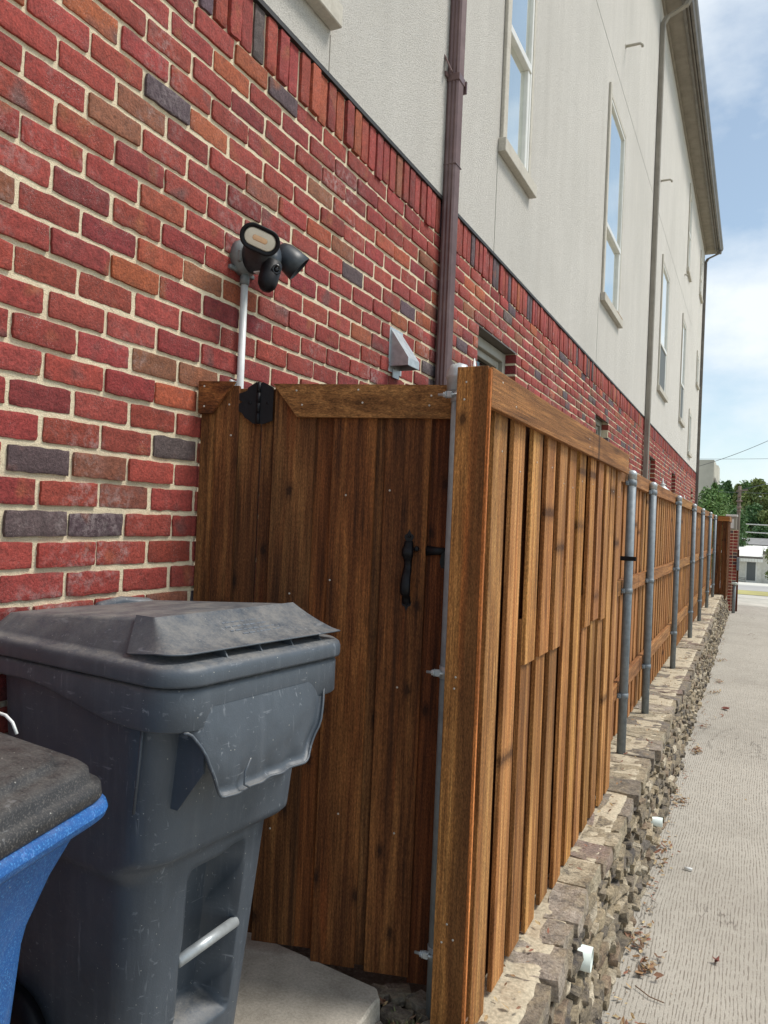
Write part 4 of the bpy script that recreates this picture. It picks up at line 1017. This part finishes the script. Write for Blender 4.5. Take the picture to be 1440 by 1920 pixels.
# lid
lid = MB()
O = rrect(-.357, .333, -.302, .302, .04, rf=.085)
def inset(a0, a1, b, r): return rrect(a0, a1, -b, b, r, rf=r)
def tz(a, z0): return z0+(.075*(min(a, .19)-.19) if z0 > 1.28 else 0)
L_ = [(O, 1.203), ([(a*1.004, b*1.004) for a, b in O], 1.208), ([(a*1.004, b*1.004) for a, b in O], 1.226), ([(a*.995, b*.995) for a, b in O], 1.236), ([(a*.97, b*.965) for a, b in O], 1.243),
      (inset(-.352, .262, .272, .05), 1.246), (inset(-.350, .250, .268, .045), 1.252), (inset(-.342, .187, .232, .035), 1.316), (inset(-.338, .180, .226, .03), 1.3215), (inset(-.32, .165, .21, .03), 1.3235), (inset(-.20, .12, .14, .03), 1.3250)]
lid.loft([[B(a, b, tz(a, z)) for a, b in rg] for rg, z in L_], cap0=True, cap1=True)
lo = lid.build('lid', BINM, bin1)
lp = MB(); vs = []; NU, NV = 48, 12
for i in range(NU+1):
    w_ = i/NU
    # path round the front: starts on the near side, sweeps the near front corner, runs to the far corner
    if w_ < .22: t = w_/.22; e = (lerp(.165, .255, t), -.276); p_ = (lerp(.13, .185, t), -.2265)
    elif w_ < .34: t = (w_-.22)/.12*math.pi/2; e = (.255+.045*math.sin(t), -.276+.055*(1-math.cos(t))); p_ = (.185+.002*t, -.2265+.004*t)
    else: t = (w_-.34)/.66; e = (lerp(.300, .318, t), lerp(-.221, .262, t)); p_ = (.1882, lerp(-.220, .232, t))
    for j in range(NV+1):
        v = j/NV; z = lerp(1.3225, 1.2595, v**.95)+.003*sstep(.85, 1, v)-.004*math.sin(math.pi*v); a = lerp(p_[0], e[0], v); b = lerp(p_[1], e[1], v)
        z = z if w_ > .22 else lerp(lerp(1.3225, 1.2525, v), z, w_/.22)
        vs.append(B(a, b, z+.0022))
fs = [(i*(NV+1)+j, i*(NV+1)+j+1, (i+1)*(NV+1)+j+1, (i+1)*(NV+1)+j) for i in range(NU) for j in range(NV)]
lp.add(vs, [tuple(reversed(q)) for q in fs], smooth=True); lp.add([v-Vector((0, 0, .0035)) for v in vs], fs, smooth=True)
ed_ = [vs[i*(NV+1)+NV]-Vector((0, 0, .0017)) for i in range(NU+1)]; lp.tube(ed_, .0021, 6)
lp.build('lid_lip', BINM, lo)
for b in (-.13, -.02, .09, .20):
    rbs = MB(); rbs.prism([B(.255, b, 1.244), B(.306, b, 1.242), B(.292, b, 1.262), B(.250, b, 1.272)], nb, .004); rbs.build('lid_rib', BINM, lo)
tx = MB(); random.seed(3)                            # rows of moulded small print, too worn to read
for r_, (b0, b1) in enumerate(((-.06, .12), (-.06, .135), (-.06, .12), (-.03, .09))):
    b = b0; v = .30+.11*r_
    while b < b1:
        w_ = rnd(.006, .018); a = lerp(.1865, .31, v); z = lerp(1.3225, 1.2595, v**.95)-.004*math.sin(math.pi*v)+.0026
        tx.frame_box(B(a, b, z), (na*.89-Vector((0, 0, .45)), nb, na*.45+Vector((0, 0, .89))), (.0022, w_/2, .0004)); b += w_+.004
tx.build('embossed_text', m_plain('worn_plastic', (.115, .135, .16), .6), lo)
hn = MB(); hn.tube([B(-.26, .0, 1.262), B(-.30, .02, 1.280), B(-.315, .10, 1.288), B(-.30, .18, 1.280), B(-.26, .20, 1.262)], .016, 10)
hn.tube([B(-.335, -.2, 1.25), B(-.335, .2, 1.25)], .013, 10); hn.build('handle', BINM, bin1)
for b in (-.225, .225):
    q = MB(); q.lathe(B(-.235, b-.02, .28), nb, [(0, .08), (.006, .128), (.036, .128), (.042, .08)], 28); wo_ = q.build('wheel', BLACK, bin1)

# ================================================================== BLUE BIN
bin2 = empty('wheeled_bin', (-1.24, .72, .15), 'blue bin with a dusty black lid, in front of the grey bin', 'bin')
def outl(off, r, n=9):
    """bowed front, slightly tapering plan; corner by the grey bin is the one in view"""
    c = [(-.872+off*.9, .905+off), (-1.60-off*.2, 1.005+off), (-1.60-off*.2, .40-off), (-.745+off, .36-off)]
    c = [Vector(p) for p in c]; out = []
    for i, p in enumerate(c):
        a = (c[i-1]-p).normalized(); b = (c[(i+1) % 4]-p).normalized()
        ang = a.angle(b); t = r/math.tan(ang/2); p0 = p+a*t; p1 = p+b*t; cen = p+(a+b).normalized()*(r/math.sin(ang/2))
        v0 = p0-cen; v1 = p1-cen; aa = math.atan2(v0.y, v0.x); bb = math.atan2(v1.y, v1.x); d = bb-aa
        while d > math.pi: d -= 2*math.pi
        while d < -math.pi: d += 2*math.pi
        for k in range(n+1): t_ = aa+d*k/n; out.append((cen.x+r*math.cos(t_), cen.y+r*math.sin(t_)))
    res = []; m_ = len(out)
    for i in range(m_):
        p, q = out[i], out[(i+1) % m_]; res.append(p)
        if (i+1) % (n+1) == 0:
            for k in range(1, 8): res.append((p[0]+(q[0]-p[0])*k/8, p[1]+(q[1]-p[1])*k/8))
    return res
def ring2(off, z, r=.07): return [(x, y, z) for x, y in outl(off, r)][::-1]
mb = MB(); mb.loft([ring2(-.13, .19), ring2(-.105, .60), ring2(-.085, .90), ring2(-.080, .93), ring2(-.058, 1.0), ring2(-.035, 1.055), ring2(-.030, 1.09)], cap1=False); mb.build('body', BLUEM, bin2)
mb = MB(); rr_ = []
for k in range(13):
    t = 2*math.pi*k/12; rr_.append(ring2(-.016+.017*math.cos(t), 1.092+.017*math.sin(t)))
mb.loft(rr_, cap0=False, cap1=False); mb.build('rim', BLUEM, bin2)
mb = MB(); mb.loft([ring2(-.010, 1.107), ring2(-.006, 1.112), ring2(-.008, 1.128), ring2(-.016, 1.134), ring2(-.020, 1.137), ring2(-.022, 1.150), ring2(-.030, 1.157), ring2(-.045, 1.160), ring2(-.058, 1.162), ring2(-.060, 1.168), ring2(-.066, 1.172), ring2(-.10, 1.174),
     ring2(-.155, 1.176, .05), ring2(-.158, 1.186, .05), ring2(-.164, 1.190, .05), ring2(-.22, 1.192, .04)], cap0=True)
l2 = mb.build('lid', LIDK, bin2)
# white strap end looped behind the blue bin's lid
mb = MB(); mb.tube([(-1.24, .935, 1.15), (-1.21, .935, 1.172), (-1.19, .935, 1.180), (-1.168, .935, 1.178), (-1.150, .935, 1.168), (-1.138, .935, 1.15)], .0028, 8)
tag(mb.build('strap_loop', WHITEC, origin=(-1.16, .935, 1.15)), 'white looped strap end poking up behind the black lid at the left edge', 'strap')

# ================================================================== FAR END
random.seed(9)
# brick pillar with metal box on top
pil = empty('brick_pillar', (-.5, 22.0, -.45), 'slim red brick pillar past the end of the fence, topped by a pale box', 'pillar')
mb = MB()
for j in range(26):
    z0 = -.45+j*.081
    for i in range(2): mb.box(-.56+.105*i, -.56+.105*i+.096, 21.9, 22.1, z0, z0+.068, .004, 0, bcol(), goff())
    mb.box(-.352, -.346, 21.9, 22.1, z0, z0+.068, 0, 0, bcol(), goff())
mb.box(-.556, -.355, 21.905, 22.095, -.45, 1.66, 0, 1)
mb.build('shaft', [BRICK, MORTAR], pil)
mb = MB(); mb.box(-.57, -.39, 21.9, 22.1, 1.67, 2.0, .006); mb.build('box', SASHT, pil)
mb = MB(); mb.box(-.545, -.46, 21.888, 21.899, 1.70, 1.94, .002); mb.build('white_panel', SASH, pil)
mb = MB(); mb.box(-.66, -.37, 21.86, 22.14, 2.003, 2.055, .006); mb.build('cap', SASH, pil)
mb = MB(); mb.box(-.36, -.29, 21.8, 21.94, .62, .95, .006); tag(mb.build('meter_box', ZINC, origin=(-.31, 21.9, .62)), 'grey electric box on a brown board beside the brick pillar', 'box')
mb = MB(); mb.frame_box((-.325, 22.0, .35), AX, (.020, .05, .80), .004, 0, (.7, .55, .5), goff()); mb.build('back_board', WOODD, bpy.data.objects['meter_box'])
bpy.data.objects['back_board'].location = (0, 0, 0)
bo = empty('bollard', (-.385, 21.45, -.45), 'short dark post topped with crumpled white plastic at the end of the stone wall', 'post')
mb = MB(); mb.tube([(-.385, 21.45, -.46), (-.382, 21.45, .27)], .042, 14); mb.build('post', GREYPL, bo)
mb = MB(); stone(mb, (-.38, 21.43, .30), (.062, .062, .03), 7, 7, 4, amp=.02, cols=[(.6, .62, .62)]); mb.build('wrapping', WHITEP, bo)
# utility pole and wires
up_ = empty('utility_pole', (-.93, 56, ground_z(56)), 'weathered wooden utility pole with worn top hardware beyond the alley', 'utility pole')
mb = MB(); mb.tube([(-.95, 56, ground_z(56)-.2), (-.92, 56, 2), (-.90, 56, 4.75)], [.13, .115, .10], 12, col=(.17, .13, .10)); mb.build('pole', LITTER, up_)
for z, r, h in ((3.25, .17, .16), (3.05, .15, .10), (3.7, .22, .10), (4.0, .13, .22)): mb = MB(); mb.lathe((-.90, 55.92, z), (0, 0, 1), [(0, r*.7), (h*.3, r), (h, r*.8)], 10, col=(.22, .15, .12)); mb.build('insulator', LITTER, up_)
mb = MB(); mb.frame_box((-.75, 55.9, 4.45), (Vector((1, 0, .15)), Vector((0, 1, 0)), Vector((-.15, 0, 1))), (.35, .04, .05), 0, 0, (.20, .15, .12)); mb.build('cross_arm', LITTER, up_)
WIRE = m_plain('wire_black', (.10, .11, .12), .7)
def wire(a, b, sag, r, lbl):
    a = Vector(a); b = Vector(b); mb = MB()
    mb.tube([a.lerp(b, i/24)-Vector((0, 0, sag*4*(i/24)*(1-i/24))) for i in range(25)], r, 6)
    tag(mb.build('overhead_wire', WIRE, origin=a), lbl, 'wire', 'wires strung across the sky')
wire((-1.66, 25.4, 3.56), (1.2, 25.4, 4.85), .10, .008, 'thick overhead wire sloping down to the far corner of the house')
wire((-9.0, 90, 9.6), (14, 90, 10.2), .25, .020, 'faint thin overhead wire nearly level in the sky')
wire((-.7, 56, 4.55), (6, 56, 7.2), .25, .022, 'dark wire rising right from the top of the utility pole')
wire((-2.2, 56, 4.35), (9, 56, 4.6), .15, .015, 'faint level wire crossing in front of the trees')
# pale horizontal pipes / rails of a far gantry
for z, lb in ((2.25, 'upper pale horizontal rail in front of the far trees'), (1.72, 'lower pale horizontal rail in front of the far trees')):
    mb = MB(); mb.tube([(-.45, 56.2, z), (8, 56.2, z-.15)], .035, 8); tag(mb.build('rail_bar', SASH, origin=(-.45, 56.2, z)), lb, 'rail')
# white low building
wb = empty('low_building', (0, 118, ground_z(118)), 'low white shop building with a striped canopy and two dark doors', 'building')
WH = m_plain('white_render', (.66, .64, .57), .9, 0, 3, .12); gz0 = ground_z(115)-.3
mb = MB(); mb.box(-9, 1.15, 115, 126, gz0, -1.4); mb.box(1.15, 16, 115.6, 126, gz0, -1.0); mb.build('wall', WH, wb)
mb = MB(); mb.prism([(-9, 114.2, -1.35), (-9, 121, .0), (-9, 126, .0), (-9, 126, -1.35)], (1, 0, 0), 10.3); mb.prism([(1.35, 114.9, -1.0), (1.35, 121, .0), (1.35, 126, .0), (1.35, 126, -1.0)], (1, 0, 0), 15); mb.build('roof', m_plain('white_roof', (.82, .81, .76), .8, 0, 3, .05), wb)
mb = MB(); mb.box(-9, 1.3, 114.0, 114.19, -1.62, -1.34); mb.box(1.31, 16, 114.7, 114.89, -1.0, -.55); mb.build('fascia', GUTTER, wb)
mb = MB()
for i in range(30): mb.box(-9+.345*i, -9+.345*i+.30, 113.9, 113.99, -2.05, -1.63)
mb.build('canopy_valance', SASH, wb)
for x0 in (-2.9, -.62):
    mb = MB(); mb.box(x0-.15, x0+1.25, 114.93, 114.99, gz0, -2.1); fr_ = mb.build('door', SASH, wb)
    q = MB(); q.box(x0+.0, x0+1.08, 114.88, 114.925, gz0+.6, -2.15); q.build('pane', SCREEN, fr_)
hr = MB()
for z in (.25, .55, .85, 1.05): hr.tube([(-1.75, 113.6, gz0+z), (-.75, 113.6, gz0+z-.12)], .03, 6)
for x in (-1.75, -.75): hr.tube([(x, 113.6, gz0), (x, 113.6, gz0+1.05)], .035, 6)
hr.build('hand_rail', GUTTER, wb)
gb = empty('warehouse', (2, 132, ground_z(132)), 'low grey roofed warehouse right behind the white shop building', 'building')
mb = MB(); mb.box(-14, 30, 131, 145, ground_z(131)-.5, .15); mb.build('wall', m_plain('grey_render', (.24, .235, .225), .9, 0, 2, .2), gb)
mb = MB(); mb.prism([(-14, 130, .1), (-14, 138, 1.05), (-14, 146, .1)], (1, 0, 0), 44); mb.build('roof', m_plain('grey_roof', (.25, .245, .235), .9, 0, 1.5, .3), gb)
tw_ = empty('tower_block', (-20, 285, 0), 'pale windowless concrete tower rising behind the green trees', 'tower')
CONC = m_plain('pale_concrete', (.50, .475, .40), .9, 0, .25, .12)
mb = MB(); mb.prism([(-40, 280, -5), (-12.9, 280, -5), (-12.6, 280, 26.2), (-40, 280, 26.2)], (0, 1, 0), 16)
mb.prism([(-12.6, 281, 24.8), (-12.8, 281, -5), (-10.6, 284, -5), (-10.6, 284, 12), (-11.2, 284, 15), (-11.4, 284, 24.6)], (0, 1, 0), 12); mb.build('wall', CONC, tw_)
mb = MB(); mb.prism([(-12.2, 280.9, 20.5), (-11.5, 283.7, 18.5), (-11.4, 283.7, 14.0), (-12.3, 280.9, 15.5)], (0, -1, 0), .15); mb.build('louvre', GUTTER, tw_)

# trees
BARK = m_plain('bark', (.12, .09, .06), .95, 0, 6, .3, .4)
LG = [m_leaf('leaf_mid', (.085, .170, .045), (.145, .235, .062)), m_leaf('leaf_olive', (.15, .205, .055), (.205, .245, .075)), m_leaf('leaf_deep', (.055, .125, .044), (.095, .175, .055))]
def tree(name, x, y, h, w, m, lbl, n=2600, shape='round', leaf=.30, zb=None):
    zb = ground_z(y) if zb is None else zb
    e = empty(name, (x, y, zb), lbl, 'tree', 'trees on the rise behind the shops')
    mb = MB(); ty = zb+h*.42; mb.tube([(x, y, zb-.3), (x+w*.02, y, zb+h*.2), (x-w*.02, y, ty), (x, y, zb+h*.8)], [h*.028, h*.022, h*.016, h*.005], 8)
    for k in range(7):
        a = k*2.4; r = w*rnd(.25, .42); z = zb+h*rnd(.5, .8); mb.tube([(x, y, zb+h*rnd(.25, .5)), (x+math.cos(a)*r*.5, y+math.sin(a)*r*.5, z-h*.08), (x+math.cos(a)*r, y+math.sin(a)*r, z)], [h*.012, h*.008, h*.003], 6)
    mb.build('trunk', BARK, e)
    cr_ = MB(); cl = []
    for k in range(70):
        if shape == 'cone': t = random.random()**1.2; z = zb+h*(.12+.88*t); rad = w*.5*(1-t)*rnd(.3, 1)+.1; s_ = w*(.20*(1-t)+.07)
        else:
            t = rnd(-1, 1); z = zb+h*(.54+.42*t); rad = w*.5*math.sqrt(max(.05, 1-t*t))*rnd(.25, 1); s_ = w*rnd(.10, .19)
        a = rnd(0, 6.28); cl.append((x+math.cos(a)*rad, y+math.sin(a)*rad, z, s_))
    for k in range(n):
        if shape == 'cone':
            t = random.random()**1.5; an = rnd(0, 6.28); lay = .62+.38*abs(math.sin(t*16+an*1.5+x)); q_ = w*.5*(1-t**1.7*.97)*lay*random.random()**.35
            cx, cy, cz, s_ = x+math.cos(an)*q_+.3*nz(k*.01, 0, x), y+math.sin(an)*q_, zb+h*(.10+.90*t), .25
        else: cx, cy, cz, s_ = random.choice(cl)
        d = Vector((random.gauss(0, 1), random.gauss(0, 1), random.gauss(0, .8))); d = d.normalized()*s_*(random.random()**.4)
        p = Vector((cx, cy, cz))+d; q = leaf*rnd(.5, 1.2); u = Vector((random.gauss(0, 1), random.gauss(0, 1), random.gauss(0, 1))).normalized(); v = u.cross(Vector((random.gauss(0, 1), random.gauss(0, 1), random.gauss(0, 1)))).normalized()
        kk = rnd(.75, 1.3); cr_.add([p-u*q, p+v*q*.45, p+u*q, p-v*q*.45], [(0, 1, 2, 3)], 0, (kk*rnd(.9, 1.15), kk, kk*rnd(.8, 1.1)))
    cr_.build('crown', m, e)
random.seed(41)
tree('broadleaf_tree', -5.2, 112, 12.2, 6.6, LG[0], 'bushy green tree in front of the tower, nearest the house corner', 6500, leaf=.26)
tree('broadleaf_tree', -2.2, 122, 10.6, 4.6, LG[2], 'dark green tree just left of the utility pole top', 4200, leaf=.26)
TT = [(-5.9, 172, 18.6, 8.5, 2, 'round', 'dark tree filling behind the pointed trees, near the tower'), (-2.0, 174, 18.9, 9, 0, 'round', 'broad green tree filling behind the pole top'), (.6, 172, 19.0, 9, 2, 'round', 'dark broad tree behind the light green one at the right'), (-7.0, 160, 17.6, 7.0, 0, 'cone', 'pointed green tree right beside the tower'), (-4.7, 164, 18.4, 6.6, 2, 'cone', 'tallest pointed tree left of the pole'),
      (-2.7, 158, 17.4, 6.4, 1, 'cone', 'pointed light green tree above the pole top'), (-.8, 162, 17.6, 7.0, 0, 'cone', 'green tree just right of the pole top'),
      (.9, 156, 18.6, 7.5, 1, 'round', 'broad light green tree high at the right'), (3.6, 160, 18.0, 8.0, 0, 'round', 'broad tree at the right edge'),
      (-3.4, 150, 13.5, 6, 0, 'round', 'rounded tree low behind the fence end'), (-.2, 148, 13.2, 6.5, 2, 'round', 'rounded dark tree behind the rails'),
      (2.6, 146, 12.6, 5.5, 1, 'round', 'olive green rounded tree low at the right'), (5.4, 150, 14.5, 7, 2, 'round', 'dark tree whose crown just reaches the right edge'), (7.5, 158, 17, 8, 0, 'round', 'tall tree beyond the right edge'),
       (-1.8, 142, 9.5, 5.0, 0, 'round', 'low green tree behind the warehouse roof'), (1.4, 141, 9.3, 5.2, 2, 'round', 'low dark tree behind the warehouse roof')]
for x, y, h, w, mi, shp, lb in TT:
    tree('conifer_tree' if shp == 'cone' else 'broadleaf_tree', x, y, h, w, LG[mi], lb, 6500, shp, .42)
tree('small_tree', 1.55, 60, 3.6, 1.5, LG[1], 'leafy branch tip of a small tree entering at the right edge', 1500, leaf=.13, zb=ground_z(60))
bpy.data.objects['small_tree']['group'] = 'small roadside trees'
for o in bpy.data.objects:
    if '_o' in o: del o['_o']
